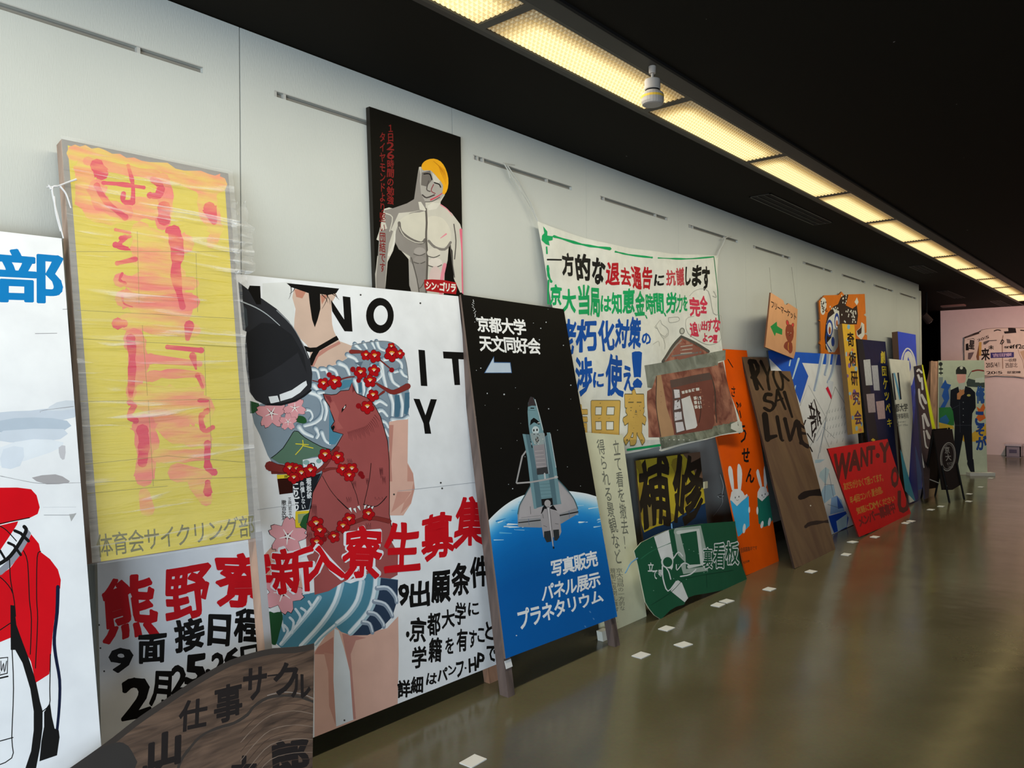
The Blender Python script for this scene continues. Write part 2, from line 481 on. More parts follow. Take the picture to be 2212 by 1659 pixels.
# wall cloth: off-white with a woven relief
m, N, L, b = node_mat('wall_cloth'); b.inputs['Roughness'].default_value = .8
tc = N.new('ShaderNodeTexCoord'); mp = N.new('ShaderNodeMapping'); mp.inputs['Scale'].default_value = (260, 260, 40); L.new(tc.outputs['Object'], mp.inputs[0])
no = N.new('ShaderNodeTexNoise'); no.inputs['Scale'].default_value = 1; no.inputs['Detail'].default_value = 3; L.new(mp.outputs[0], no.inputs['Vector'])
n2 = N.new('ShaderNodeTexNoise'); n2.inputs['Scale'].default_value = 2.2; n2.inputs['Detail'].default_value = 6; L.new(tc.outputs['Object'], n2.inputs['Vector'])
mx = N.new('ShaderNodeMix'); mx.data_type = 'RGBA'; mx.inputs['A'].default_value = (.52, .53, .485, 1); mx.inputs['B'].default_value = (.60, .61, .56, 1)
L.new(n2.outputs['Fac'], mx.inputs['Factor']); L.new(mx.outputs['Result'], b.inputs['Base Color'])
bp = N.new('ShaderNodeBump'); bp.inputs['Strength'].default_value = .25; bp.inputs['Distance'].default_value = .003
L.new(no.outputs['Fac'], bp.inputs['Height']); L.new(bp.outputs[0], b.inputs['Normal'])
WALLM = m
BLACKM = mat('#1c1816', rough=.6); DARKM = mat('#0f0d0c', rough=.8)
FARM = mat('#d8d0d0', rough=.8, var=.04)

def struct(name, mb, **k):
    o = mb.build(name, **k); o['kind'] = 'structure'; return o
mb = MB(); mb.aabb(BACK, 22, FRONT, 3, -.1, 0, FLOORM); struct('floor', mb, base=(5, -2, 0))
# ceiling with the slot for the lamp row and a few air slots is a set of slabs
LY0, LY1 = -.722, -.986; LX0 = 2.288; LP = 1.271
mb = MB()
mb.aabb(BACK, 22, LY0+.012, 3, CEIL, CEIL+.12, CEILM); mb.aabb(BACK, 22, FRONT, LY1-.012, CEIL, CEIL+.12, CEILM)
mb.aabb(BACK, 22, LY1-.012, LY0+.012, CEIL+.10, CEIL+.12, DARKM)
struct('ceiling', mb, base=(5, -2, CEIL))
# main hanging wall: separate cloth covered panels with a picture rail slot in each
wl = empty('wall_left', (5, 0, 0), kind='structure')
RAILM = mat('#8f8b82', rough=.45, metal=.2); RIMM = mat('#b9b7b0', rough=.6)
def wall_panel(k):
    g = .0025 if k in (0, 1) else .001; x0 = SEAM0+PW*k+g; x1 = SEAM0+PW*(k+1)-(.0025 if k+1 in (0, 1) else .001)
    sx0 = SEAM0+PW*k+.13*PW; sx1 = SEAM0+PW*k+.87*PW; z0, z1 = 2.590, 2.612
    mb = MB(); T = .05
    mb.aabb(x0, x1, 0, T, .1, z0, WALLM); mb.aabb(x0, x1, 0, T, z1, CEIL-.004, WALLM)
    mb.aabb(x0, sx0, 0, T, z0, z1, WALLM); mb.aabb(sx1, x1, 0, T, z0, z1, WALLM)
    p = mb.build('panel', wl)
    r = MB(); r.aabb(sx0, sx1, .018, .02, z0, z1, RAILM)
    for f in (.0, .035, .085, .72) if k % 2 else (.0, .05, .8, .985):
        xx = sx0+(sx1-sx0)*f; r.aabb(xx, xx+.012, .001, .02, z0, z1, RIMM)
    r.aabb(sx0, sx1, -.0015, 0, z1, z1+.004, RIMM)
    r.build('picture_rail', p)
for k in range(-4, 9): wall_panel(k)
mb = MB(); mb.aabb(BACK, WALLEND, .05, .22, 0, CEIL, mat('#8f8b82')); mb.build('wall_core', wl)
mb = MB(); mb.aabb(WALLEND-.002, WALLEND+.10, 0, .22, .0, CEIL-.09, mat('#cbc8bd', rough=.7)); mb.build('end_post', wl)
mb = MB(); mb.aabb(BACK, WALLEND, -.004, .05, 0, .1, BLACKM); struct('baseboard_left', mb, base=(5, 0, 0))
mb = MB(); mb.aabb(END, END+.15, FRONT, .72, 0, CEIL, FARM); struct('wall_far', mb, base=(END, -3, 0))
mb = MB(); WBK = mat('#5a5650', rough=.8)
mb.aabb(BACK-.1, BACK, FRONT, -5.6, 0, CEIL, WBK); mb.aabb(BACK-.1, BACK, -2.2, 3, 0, CEIL, WBK); mb.aabb(BACK-.1, BACK, -5.6, -2.2, 2.2, CEIL, WBK); mb.aabb(BACK-.1, BACK, -5.6, -2.2, 0, .1, WBK)
struct('wall_back', mb, base=(BACK, -2, 0))
mb = MB(); fm = mat('#77736c', rough=.4, metal=.5)
for y in (-5.6, -3.93, -2.26): mb.aabb(BACK-.07, BACK-.01, y, y+.06, .1, 2.2, fm)
for z in (.1, 2.14): mb.aabb(BACK-.07, BACK-.01, -5.6, -2.2, z, z+.06, fm)
struct('window_1', mb, base=(BACK, -3.9, .1))
mb = MB(); mb.aabb(BACK, 22, 2.9, 3, 0, CEIL, DARKM); struct('wall_store', mb, base=(9, 3, 0))
mb = MB(); mb.aabb(21.9, 22, .72, 3, 0, CEIL, DARKM); struct('wall_recess', mb, base=(22, 2, 0))
# wall opposite; its unseen window opening is added for the fill light
WO = mat('#6b665c', rough=.8); mb = MB()
wins = [(-1.55, 1.55)]; xs = [BACK, -1.55, 1.55, 22]
for i in range(0, len(xs), 2): mb.aabb(xs[i], xs[i+1], FRONT, FRONT+.15, 0, CEIL, WO)
mb.aabb(-1.55, 1.55, FRONT, FRONT+.15, 0, .08, WO); mb.aabb(-1.55, 1.55, FRONT, FRONT+.15, 1.52, CEIL, WO)
struct('wall_right', mb, base=(9, FRONT, 0))
mb = MB()
for x in (-1.55, -.03, 1.49): mb.aabb(x, x+.06, FRONT+.02, FRONT+.08, .08, 1.52, fm)
for z in (.08, 1.46): mb.aabb(-1.55, 1.55, FRONT+.02, FRONT+.08, z, z+.06, fm)
struct('added_window', mb, base=(0, FRONT, .1))  # frame of the opening added for the fill

# ------------------------------------------------------------------ ceiling lamp row
m, N, L, b = node_mat('lamp_diffuser')
tc = N.new('ShaderNodeTexCoord'); sp = N.new('ShaderNodeSeparateXYZ'); L.new(tc.outputs['Generated'], sp.inputs[0])
def mrange(src, a, b_, c, d, smooth_=True):
    r = N.new('ShaderNodeMapRange'); r.interpolation_type = 'SMOOTHSTEP' if smooth_ else 'LINEAR'
    for k, v in zip(('From Min', 'From Max', 'To Min', 'To Max'), (a, b_, c, d)): r.inputs[k].default_value = v
    L.new(src, r.inputs['Value']); return r.outputs[0]
ex = mrange(sp.outputs['X'], .0, .16, .12, 1); ex2 = mrange(sp.outputs['X'], .90, 1.0, 1, .75)
ey = mrange(sp.outputs['Y'], .03, .50, .12, 1); ey2 = mrange(sp.outputs['Y'], .93, 1.0, 1, .7)
def mul(a, b_):
    q = N.new('ShaderNodeMath'); q.operation = 'MULTIPLY'; L.new(a, q.inputs[0]); L.new(b_, q.inputs[1]); return q.outputs[0]
f = mul(mul(ex, ex2), mul(ey, ey2))
ge = N.new('ShaderNodeNewGeometry'); sn = N.new('ShaderNodeSeparateXYZ'); L.new(ge.outputs['Normal'], sn.inputs[0])
fy = mrange(sn.outputs['Y'], -.5, .5, .62, 1.15, False); f = mul(f, fy)
cr = N.new('ShaderNodeValToRGB'); el = cr.color_ramp.elements
el[0].position = .0; el[0].color = (.26, .11, .012, 1); el[1].position = .8; el[1].color = (1.0, .81, .38, 1)
e = el.new(.3); e.color = (.62, .36, .075, 1)
L.new(f, cr.inputs[0]); L.new(cr.outputs[0], b.inputs['Emission Color'])
b.inputs['Base Color'].default_value = (.5, .45, .3, 1); b.inputs['Roughness'].default_value = .3
es = mrange(f, 0, 1, LAMP_STRENGTH*.22, LAMP_STRENGTH, False); L.new(es, b.inputs['Emission Strength'])
DIFF = m
FRM = mat('#4a463e', rough=.5)
def lamp(i, first=[None]):
    x0 = LX0+LP*i
    lab = ('%s recessed fluorescent fixture of the ceiling row, counted from the near end' % lab_ord(i))
    if first[0] is None:
        e = empty('ceiling_light', (x0, LY0, CEIL), lab, 'ceiling light', 'recessed fluorescent fixtures in one row')
        mb = MB(); NX, NY = 46, 10; xa, xb = x0+.022, x0+LP-.022; ya, yb = LY1+.006, LY0-.006
        h = .010
        for a in range(NX):
            for c in range(NY):
                p = [(xa+(xb-xa)*(a+u)/NX, ya+(yb-ya)*(c+v)/NY, CEIL+.006) for u, v in ((0, 0), (1, 0), (1, 1), (0, 1))]
                t = [(xa+(xb-xa)*(a+u)/NX, ya+(yb-ya)*(c+v)/NY, CEIL+.006-h) for u, v in ((.32, .32), (.68, .32), (.68, .68), (.32, .68))]
                mb.add(p+t, [(7, 6, 5, 4), (1, 0, 4, 5), (2, 1, 5, 6), (3, 2, 6, 7), (0, 3, 7, 4)], DIFF)
        mb.build('diffuser', e)
        mb = MB()
        mb.aabb(x0, x0+LP, LY0-.006, LY0+.012, CEIL-.006, CEIL+.09, FRM); mb.aabb(x0, x0+LP, LY1-.012, LY1+.006, CEIL-.006, CEIL+.09, FRM)
        mb.aabb(x0, x0+.022, LY1+.006, LY0-.006, CEIL-.006, CEIL+.05, FRM); mb.aabb(x0+LP-.022, x0+LP, LY1+.006, LY0-.006, CEIL-.006, CEIL+.05, FRM)
        mb.aabb(x0+.022, x0+LP-.022, LY1+.006, LY0-.006, CEIL+.02, CEIL+.03, mat('#d8d0b8'))
        mb.build('frame', e); first[0] = e; return e
    src = first[0]; c = src.copy(); COL.objects.link(c); c.location = (x0, LY0, CEIL); c['label'] = lab
    for ch in list(src.children):
        d = ch.copy(); COL.objects.link(d); d.parent = c
    return c
ORD = ['nearest', 'second', 'third', 'fourth', 'fifth', 'sixth', 'seventh', 'eighth', 'ninth', 'tenth', 'eleventh', 'twelfth', 'thirteenth']
def lab_ord(i):
    k = i+4
    return 'nearest' if k == 0 else ('%s' % ORD[k] if k < 13 else ('last but one' if k == 13 else 'last'))
for i in range(-4, 11):
    lamp(i)
    o = area('fluorescent_tube', (LX0+LP*(i+.5), (LY0+LY1)/2, CEIL-.012), (LX0+LP*(i+.5), (LY0+LY1)/2, 0), LP*.86, .2, TUBE_WATT*(1 if i < 2 else .86 if i < 4 else .7), (1, .955, .82) if i < 3 else (1, .95, .74))
    o.rotation_euler = (0, 0, 0); o.visible_camera = False; o.visible_glossy = False
# dark metal channel beside the lamps
mb = MB(); cm = mat('#37332e', rough=.5)
mb.aabb(BACK+.1, END, LY1-.10, LY1-.013, CEIL-.006, CEIL, cm); mb.aabb(BACK+.1, END, LY1-.115, LY1-.10, CEIL-.012, CEIL, DARKM)
struct('trim_1', mb, base=(5, LY1, CEIL))
mb = MB(); mb.aabb(BACK+.1, END, LY0+.013, LY0+.04, CEIL-.005, CEIL, cm); struct('trim_2', mb, base=(5, LY0, CEIL))
# slots for air
def vent(a, b_, wd, lab):
    A, B = hitZ(a, CEIL), hitZ(b_, CEIL); y = A.y
    e = empty('ceiling_vent', ((A.x+B.x)/2, y, CEIL), lab, 'vent', 'slot vents in the black ceiling')
    mb = MB(); g = mat('#2a2723'); z = CEIL-.006
    for q in ((A.x, B.x, y-wd, y-wd+.012), (A.x, B.x, y-.012, y), (A.x, A.x+.012, y-wd, y), (B.x-.012, B.x, y-wd, y)):
        mb.aabb(q[0], q[1], q[2], q[3], z, CEIL, g)
    mb.build('vent_frame', e)
    mb = MB(); mb.aabb(A.x+.012, B.x-.012, y-wd+.012, y-.012, CEIL-.002, CEIL-.0005, DARKM); mb.build('slot', e)
    for k in (1, 2):
        mb = MB(); yy = y-wd*k/3; mb.aabb(A.x+.012, B.x-.012, yy-.003, yy+.003, z, CEIL-.001, g); mb.build('blade', e)
vent((1618, 425), (1745, 487), .17, 'long black slot vent between the wall and the lamp row, nearest one')
vent((1962, 575), (2000, 590), .16, 'thin slot vent above the far end of the white wall')
vent((2022, 629), (2055, 645), .16, 'slot vent beyond the end of the white wall')
vent((2137, 650), (2165, 662), .16, 'small slot vent near the far white wall, right of the others')

# emergency lamp hanging beside the lamp row
P = hitZ((1409, 141), CEIL); PY = P.y; X0 = P.x
e = empty('ceiling_sensor', (X0, PY, CEIL), 'white two tiered ceiling lamp with black ring and yellow tape band', 'ceiling lamp')
wm = mat('#979089', rough=.4); dep = (Vector((X0, PY, CEIL))-CAM).dot(fw); u = dep/FPX
mb = MB(); mb.lathe((X0, PY, CEIL), [(0, 0), (8*u, 0), (8*u, -4*u), (7.5*u, -16*u), (7*u, -18*u), (0, -18*u)], wm); mb.build('adapter', e, smooth=False)
mb = MB(); mb.lathe((X0, PY, CEIL), [(3*u, -17*u), (2.6*u, -33*u)], wm); mb.build('stem', e, smooth=True)
mb = MB(); mb.lathe((X0, PY, CEIL), [(0, -32*u), (16.5*u, -32*u), (17*u, -34*u), (17*u, -52*u), (15.5*u, -54*u)], wm); mb.build('upper_body', e)
mb = MB(); mb.lathe((X0, PY, CEIL), [(15.6*u, -53*u), (15.9*u, -54*u), (15.9*u, -56*u), (15.6*u, -57*u)], mat('#0c0b0b')); mb.build('black_ring', e)
mb = MB(); mb.lathe((X0, PY, CEIL), [(15.5*u, -56.5*u), (18*u, -58*u), (23.5*u, -63*u), (24*u, -66*u), (24*u, -80*u), (22*u, -85*u), (18*u, -86.5*u), (0, -87*u)], wm); mb.build('lower_body', e)
mb = MB(); mb.lathe((X0, PY, CEIL), [(24.25*u, -67*u), (24.25*u, -72*u)], mat('#c7a13a')); mb.build('tape_band', e)

# far spot lamp and its track
def spotlamp(p, x, lab):
    P = hitX(p, x); e = empty('spot_lamp', (P.x, P.y, CEIL), lab, 'spot lamp')
    mb = MB(); mb.tube([(P.x, P.y, CEIL), (P.x, P.y, P.z+.05)], .012, BLACKM); mb.build('stem', e)
    d = Vector((.55, -.5, -.8)).normalized(); c = Vector((P.x, P.y, P.z))
    mb = MB(); mb.tube([c-d*.09, c+d*.07], .055, mat('#3d2e2c'), 14, .062); mb.build('housing', e)
    m2, N2, L2, b2 = node_mat('spot_face'); b2.inputs['Emission Color'].default_value = (1, .62, .5, 1); b2.inputs['Emission Strength'].default_value = 1.6
    mb = MB(); mb.tube([c+d*.0701, c+d*.073], .055, m2, 14); mb.build('lens', e)
spotlamp((2002, 688), 13.6, 'small black spot lamp glowing beyond the end of the white wall')
mb = MB(); q = hitX((2063, 659), 16.2); e = empty('ceiling_fixture', (q.x, q.y, CEIL), 'small flat box fixture on the ceiling before the far wall', 'ceiling fixture')
mb.aabb(q.x-.1, q.x+.1, q.y-.16, q.y+.22, CEIL-.03, CEIL, mat('#6a5550')); mb.build('box', e)

# ================================================================== THE BOARDS
K = '#141312'
def seam(p, q): return None

# ---- black painting of a muscled torso, fixed high on the wall
sf, n = flat(.03)
B = Board('painting_panel', 'tall black painted panel of a muscular blond torso fixed high on the white wall', 'painting', sf,
          [(798, 230), (995, 296), (1001, 640), (998, 660), (812, 640)], gain=1.0); B.n = n; B.back = .025
B.panel('#14120e', '#2a2620')
G_ = '#8d8780'; LG = '#c9c4b6'; DG = '#5d5852'; PK = '#e08c98'
B.use('G').part('painted_torso')
B.poly([(840, 1120), (860, 1060), (895, 900), (930, 890), (970, 900), (1100, 860), (1110, 830), (1130, 690), (1145, 600), (1160, 598), (1175, 640), (1250, 620), (1320, 700), (1330, 800), (1300, 850), (1300, 870), (1380, 930), (1440, 1010), (1462, 1080), (1466, 1500), (1440, 1500), (1395, 1400), (1385, 1200), (1360, 1150), (1350, 1270), (1330, 1350), (1320, 1560), (1100, 1530), (1075, 1440), (1070, 1260), (1000, 1180), (975, 1130), (960, 1200), (920, 1280), (900, 1510), (830, 1500), (825, 1400), (850, 1250), (860, 1130)], LG)
B.poly([(1110, 830), (1130, 690), (1147, 600), (1160, 700), (1160, 780), (1190, 850), (1195, 900), (1100, 920), (1000, 930), (930, 1080), (905, 1000), (895, 910), (960, 895), (1060, 860)], G_)
B.poly([(1000, 1000), (980, 1060), (970, 1130), (1000, 1190), (1080, 1240), (1075, 1450), (1110, 1530), (1200, 1540), (1195, 900), (1080, 930)], G_)
B.poly([(862, 1060), (920, 1040), (960, 1060), (930, 1150), (915, 1260), (900, 1510), (830, 1500), (850, 1240)], G_)
B.poly([(1010, 980), (1080, 935), (1150, 925), (1195, 930), (1198, 1080), (1180, 1135), (1120, 1130), (1050, 1080), (1005, 1030)], '#cfcab9', sm=3)
B.poly([(1210, 960), (1300, 960), (1350, 1010), (1375, 1080), (1360, 1150), (1300, 1175), (1230, 1150), (1205, 1060)], '#d3cdbc', sm=3)
B.stroke([(1003, 1000), (1015, 1060), (1080, 1115), (1160, 1145), (1190, 1120)], 22, '#6e6862')
B.stroke([(1003, 1030), (1040, 1095), (1120, 1140), (1175, 1142)], 6, LG)
B.stroke([(1215, 1130), (1260, 1175), (1330, 1190), (1372, 1140)], 18, '#7f7972')
B.stroke([(1195, 900), (1200, 1000), (1196, 1100), (1205, 1250), (1200, 1400), (1195, 1530)], 14, '#5f5952')
B.poly([(1140, 850), (1160, 850), (1195, 905), (1190, 915), (1150, 905)], '#d7d2c4')
B.poly([(1205, 880), (1240, 855), (1300, 860), (1270, 900), (1215, 910)], '#d7d2c4')
for x, y, r1, r2, c in ((1150, 1205, 42, 30, '#a39c95'), (1250, 1215, 48, 34, '#d0c9bb'), (1150, 1265, 42, 28, '#958e87'), (1262, 1285, 50, 34, '#d9cfc4'), (1150, 1380, 36, 90, '#8c8680'), (1262, 1400, 46, 90, '#d5bdb6')):
    B.ell(x, y, r1, r2, c); B.stroke([(x-r1, y+r2*.6), (x, y+r2), (x+r1*.9, y+r2*.5)], 7, DG)
B.poly([(1070, 1260), (1100, 1300), (1140, 1420), (1150, 1535), (1100, 1530), (1075, 1440)], '#a8a29a')
B.stroke([(1090, 1250), (1130, 1400), (1150, 1530)], 8, DG)
B.stroke([(900, 930), (955, 960), (935, 1060)], 8, LG); B.stroke([(930, 1230), (965, 1150), (972, 1060)], 22, '#d8d4c8', w2=8)
B.stroke([(850, 1240), (835, 1400), (838, 1490)], 8, '#b5afa4')
B.stroke([(1445, 1050), (1458, 1200), (1460, 1380), (1463, 1500)], 20, '#de6f84'); B.stroke([(1330, 1300), (1310, 1400), (1300, 1545)], 26, PK)
B.stroke([(1395, 1010), (1410, 1130), (1400, 1260)], 8, DG); B.stroke([(1370, 1160), (1385, 1290), (1400, 1390)], 7, DG)
B.stroke([(1340, 1080), (1300, 1110)], 12, PK, w2=5); B.stroke([(1300, 870), (1350, 905), (1385, 950)], 9, PK, w2=4)
B.part('painted_head')
B.poly([(1158, 600), (1230, 600), (1310, 690), (1330, 790), (1300, 830), (1250, 845), (1190, 850), (1160, 790), (1150, 700)], '#aaa59c')
B.poly([(1165, 640), (1225, 625), (1242, 690), (1200, 740), (1160, 730)], '#706a64'); B.poly([(1240, 640), (1300, 690), (1290, 715), (1250, 705)], '#cdc8ba')
B.stroke([(1180, 650), (1222, 650), (1238, 690)], 8, K); B.stroke([(1255, 712), (1290, 725), (1300, 745)], 8, K); B.stroke([(1215, 700), (1200, 760), (1225, 775)], 8, '#57514d')
B.stroke([(1170, 800), (1200, 820), (1255, 800)], 10, '#46403d'); B.stroke([(1230, 835), (1280, 810), (1315, 785)], 12, '#c94a5a', w2=6)
B.stroke([(1250, 725), (1232, 770), (1262, 790)], 6, '#86303a'); B.stroke([(1190, 850), (1240, 846), (1295, 815)], 5, '#3a3532')
B.part('painted_hair')
B.poly([(1163, 605), (1170, 575), (1200, 550), (1250, 540), (1300, 560), (1335, 610), (1355, 680), (1352, 750), (1330, 795), (1312, 785), (1318, 730), (1280, 680), (1230, 625), (1180, 625)], '#efa91f', sm=2)
for q in range(7):
    B.stroke([(1250+q*12, 560+q*9), (1285+q*9, 590+q*14), (1300+q*6, 640+q*14)], 4, '#c67d12', w2=2)
B.part('painted_lettering')
RR = '#7c2320'
B.text('１日26時間の勉強', [(915, 290), (968, 290), (965, 870), (915, 865)], RR, .02, jit=.6, vert=True)
B.text('タイヤモンドより堅い団結です', [(862, 350), (905, 350), (905, 1360), (862, 1350)], RR, .015, jit=.6, vert=True)
B.part('painted_title')
B.poly([(1182, 1408), (1240, 1405), (1320, 1410), (1410, 1428), (1418, 1470), (1410, 1512), (1300, 1502), (1200, 1488), (1183, 1460)], '#a91f22')
B.text('シン・ゴリラ', [(1192, 1416), (1412, 1436), (1408, 1500), (1192, 1478)], '#e9e4d6', .045, jit=.4)
B.flush()

# ---- big white dormitory board
sf, n = lean(.415, (990, 640), .06)
def edge(p): return sf(p)
quad = [(196, 560), (990, 640), (1075.5, 1434), (222, 1775)]
B = Board('large_signboard', 'huge white painted board with red bear, tattooed back and red dormitory calligraphy', 'signboard', sf, quad, gain=1.0); B.n = n; B.back = .02
B.panel('#e2e4e6', '#8b8377')
BW = B; W_ = '#dfe2e4'; SK = '#d3a999'; SKd = '#b98275'
B.part('painted_figure')
B.use('A')
B.poly([(205, 160), (400, 150), (420, 320), (415, 470), (360, 420), (290, 350), (205, 300)], '#d6d8d6')
B.poly([(415, 195), (690, 205), (665, 290), (668, 430), (690, 500), (720, 545), (800, 575), (790, 620), (760, 660), (690, 700), (590, 725), (525, 725), (520, 600), (470, 540), (415, 470), (425, 330)], '#cbb09f', sm=2)
B.poly([(520, 690), (545, 645), (600, 600), (715, 545), (725, 560), (640, 605), (575, 650), (545, 715), (525, 725)], SKd)
B.poly([(418, 200), (500, 205), (470, 260), (430, 250)], '#b9806c'); B.poly([(590, 240), (640, 235), (600, 300)], '#b9806c')
B.poly([(365, 158), (715, 195), (695, 225), (640, 238), (588, 230), (590, 330), (572, 400), (553, 452), (535, 400), (520, 300), (512, 225), (440, 200), (395, 185)], K)
for q in ((395, 180, 380, 265), (420, 190, 385, 230), (600, 235, 640, 290), (640, 230, 600, 330), (660, 225, 715, 270), (630, 235, 655, 300), (680, 225, 700, 260)):
    B.stroke([(q[0], q[1]), ((q[0]+q[2])/2+8, (q[1]+q[3])/2), (q[2], q[3])], 6, K, w2=1.5)
B.stroke([(480, 588), (520, 602), (570, 598), (705, 520)], 30, K, sm=0, cap=False); B.stroke([(570, 598), (545, 640), (520, 700)], 34, K, sm=0, cap=False)
# tattooed shoulders
TB = '#7f8f9c'; TL_ = '#c3cfd6'; TD = '#5b6b7a'; TE = '#4b8097'
B.poly([(525, 730), (590, 725), (700, 700), (770, 655), (800, 575), (870, 555), (970, 543), (1050, 550), (1100, 575), (1130, 610), (1160, 690), (1170, 800), (1182, 920), (1172, 1060), (1050, 1075), (1042, 1300), (1045, 1659), (520, 1659), (400, 1560), (330, 1659), (300, 1400), (240, 1300), (190, 1170), (150, 1090), (130, 1000), (190, 960), (440, 940), (520, 870)], TB)
B.use('C')
TS = [([(1205, 130), (1240, 220), (1330, 260)], 44), ([(1010, 150), (1050, 220)], 40), ([(1130, 140), (1170, 220)], 34), ([(880, 170), (960, 240)], 44),
      ([(770, 330), (880, 380), (930, 480)], 52), ([(640, 450), (740, 500), (790, 610)], 56), ([(500, 520), (580, 560), (620, 660)], 50), ([(370, 540), (440, 545), (470, 640)], 44), ([(240, 540), (310, 560), (340, 680)], 44),
      ([(1280, 400), (1450, 370), (1560, 440), (1560, 540), (1460, 580)], 46), ([(1560, 560), (1600, 620), (1660, 650)], 44), ([(1400, 600), (1440, 720), (1530, 790)], 50), ([(1270, 420), (1290, 600), (1340, 800)], 60),
      ([(1130, 480), (1240, 520), (1270, 620), (1200, 700)], 40), ([(870, 700), (900, 800), (910, 900)], 50), ([(990, 720), (1010, 850), (1000, 930)], 44), ([(1100, 800), (1060, 900), (1040, 960)], 40),
      ([(1180, 1040), (1250, 1010), (1345, 1070)], 52), ([(1210, 1170), (1280, 1150), (1355, 1230)], 52), ([(1270, 1310), (1330, 1330), (1370, 1400)], 46), ([(1320, 1440), (1370, 1530)], 40),
      ([(1400, 910), (1440, 1050), (1430, 1250)], 50), ([(1540, 910), (1580, 1050), (1570, 1240)], 54), ([(1430, 1290), (1520, 1300), (1600, 1290), (1670, 1240)], 50),
      ([(200, 880), (330, 930), (400, 1060), (390, 1220), (280, 1330), (120, 1380)], 60), ([(110, 1150), (200, 1150), (240, 1240), (200, 1300)], 34), ([(260, 780), (330, 860)], 60), ([(330, 890), (410, 880)], 40),
      ([(40, 1400), (110, 1480), (240, 1540)], 60), ([(420, 1020), (450, 1150), (420, 1290)], 50), ([(290, 1420), (330, 1500), (300, 1560)], 50), ([(380, 1480), (430, 1600), (500, 1650)], 46)]
for p, wd in TS:
    B.stroke([(x-10, y-14) for x, y in p], wd*1.5, '#65798a', w2=wd); B.stroke(p, wd*1.35, '#9fb0bb', w2=wd*.8); B.stroke([(x+5, y+7) for x, y in p], wd*.95, TL_, w2=wd*.6); B.stroke([(x+9, y+12) for x, y in p], wd*.5, '#e3e9ec', w2=wd*.3)
for p in ([(700, 700), (850, 690), (820, 790), (660, 850), (640, 830)], [(1140, 480), (1240, 440), (1180, 560)], [(490, 1110), (560, 1300), (540, 1370), (600, 1480), (690, 1500), (580, 1659), (490, 1659)]): B.poly(p, TE)
for p in ([(1470, 920), (1540, 920), (1560, 1100), (1530, 1250), (1470, 1250)], [(1620, 890), (1690, 880), (1690, 1100), (1650, 1220), (1610, 1200)], [(930, 730), (980, 730), (980, 880), (930, 900)]): B.poly(p, '#456a80')
B.poly([(870, 440), (1000, 420), (960, 500)], TD)
# white sleeve edges stay white
B.use('A'); B.stroke([(800, 572), (870, 556), (970, 543), (1060, 552), (1125, 600), (1160, 690), (1172, 800)], 5, '#6f7478')
# arm
B.poly([(1045, 1080), (1100, 1068), (1172, 1062), (1170, 1200), (1168, 1350), (1205, 1420), (1216, 1520), (1192, 1620), (1140, 1700), (1045, 1700)], SK)
B.poly([(1045, 1100), (1075, 1100), (1060, 1350), (1075, 1659), (1045, 1659)], SKd); B.poly([(1168, 1360), (1205, 1425), (1216, 1520), (1190, 1620), (1120, 1690), (1165, 1560)], '#c38f80')
B.use('F')
B.poly([(908, 0), (1055, 0), (1040, 70), (1000, 120), (920, 195), (905, 150)], SK); B.poly([(925, 180), (960, 60), (1040, 60), (1000, 120)], '#c38f80')
# legs
B.poly([(480, 985), (540, 900), (600, 840), (640, 855), (760, 880), (900, 850), (965, 780), (968, 1000), (962, 1290), (480, 1482)], SK)
B.poly([(596, 850), (620, 862), (650, 960), (685, 1100), (710, 1378), (606, 1420), (590, 1150), (592, 950)], '#d5dbe0')
B.poly([(500, 960), (590, 900), (592, 1000), (480, 1000)], SKd); B.poly([(535, 990), (592, 1000), (590, 1150), (606, 1420), (565, 1300), (560, 1100)], '#c08e7f')
B.poly([(640, 880), (780, 905), (720, 920), (690, 1000), (720, 1374), (705, 1378), (685, 1100), (655, 960)], '#b9847a')
# wave skirt
B.use('E')
B.poly([(650, 980), (760, 960), (990, 860), (1060, 880), (1200, 830), (1250, 760), (1345, 810), (1560, 840), (1555, 1050), (1500, 1230), (1380, 1360), (1240, 1420), (1060, 1425), (960, 1390), (900, 1330), (680, 1530), (580, 1560), (330, 1560), (260, 1500), (330, 1100), (500, 1060), (560, 1000)], '#4c8398')
B.poly([(1345, 820), (1480, 835), (1560, 845), (1555, 1050), (1500, 1230), (1380, 1360), (1240, 1425), (1060, 1428), (1180, 1280), (1270, 1100), (1330, 950)], '#2c3c52')
for p, wd in (([(960, 880), (900, 1080), (760, 1300), (540, 1540)], 70), ([(1180, 860), (1140, 1050), (1040, 1200), (920, 1300)], 70), ([(1340, 800), (1320, 980), (1250, 1180), (1060, 1400)], 80), ([(730, 1030), (640, 1160), (480, 1350), (330, 1520)], 56), ([(900, 1320), (760, 1440), (690, 1520)], 44)):
    B.stroke(p, wd, '#9fbac6', w2=wd*.8); B.stroke([(x-12, y) for x, y in p], wd*.45, '#d9e2e7', w2=wd*.4)
for r in ([(1340, 930), (1450, 930), (1530, 1020), (1545, 1080)], [(1310, 1070), (1420, 1100), (1480, 1180), (1500, 1230)], [(1250, 1190), (1330, 1210), (1400, 1300), (1410, 1340)], [(1190, 1290), (1260, 1310), (1290, 1400)]):
    B.stroke(r, 54, '#8795a5', w2=40); B.stroke([(x+2, y-12) for x, y in r], 20, '#cdd6de', w2=14)
for r in ([(350, 1160), (330, 1250), (360, 1380)], [(420, 1240), (460, 1290), (440, 1400)], [(540, 1140), (590, 1180), (560, 1240)], [(620, 1070), (650, 1120)], [(360, 1320), (400, 1380), (350, 1480)], [(480, 1150), (530, 1230), (500, 1300)]):
    B.stroke(r, 26, '#c9d6de')
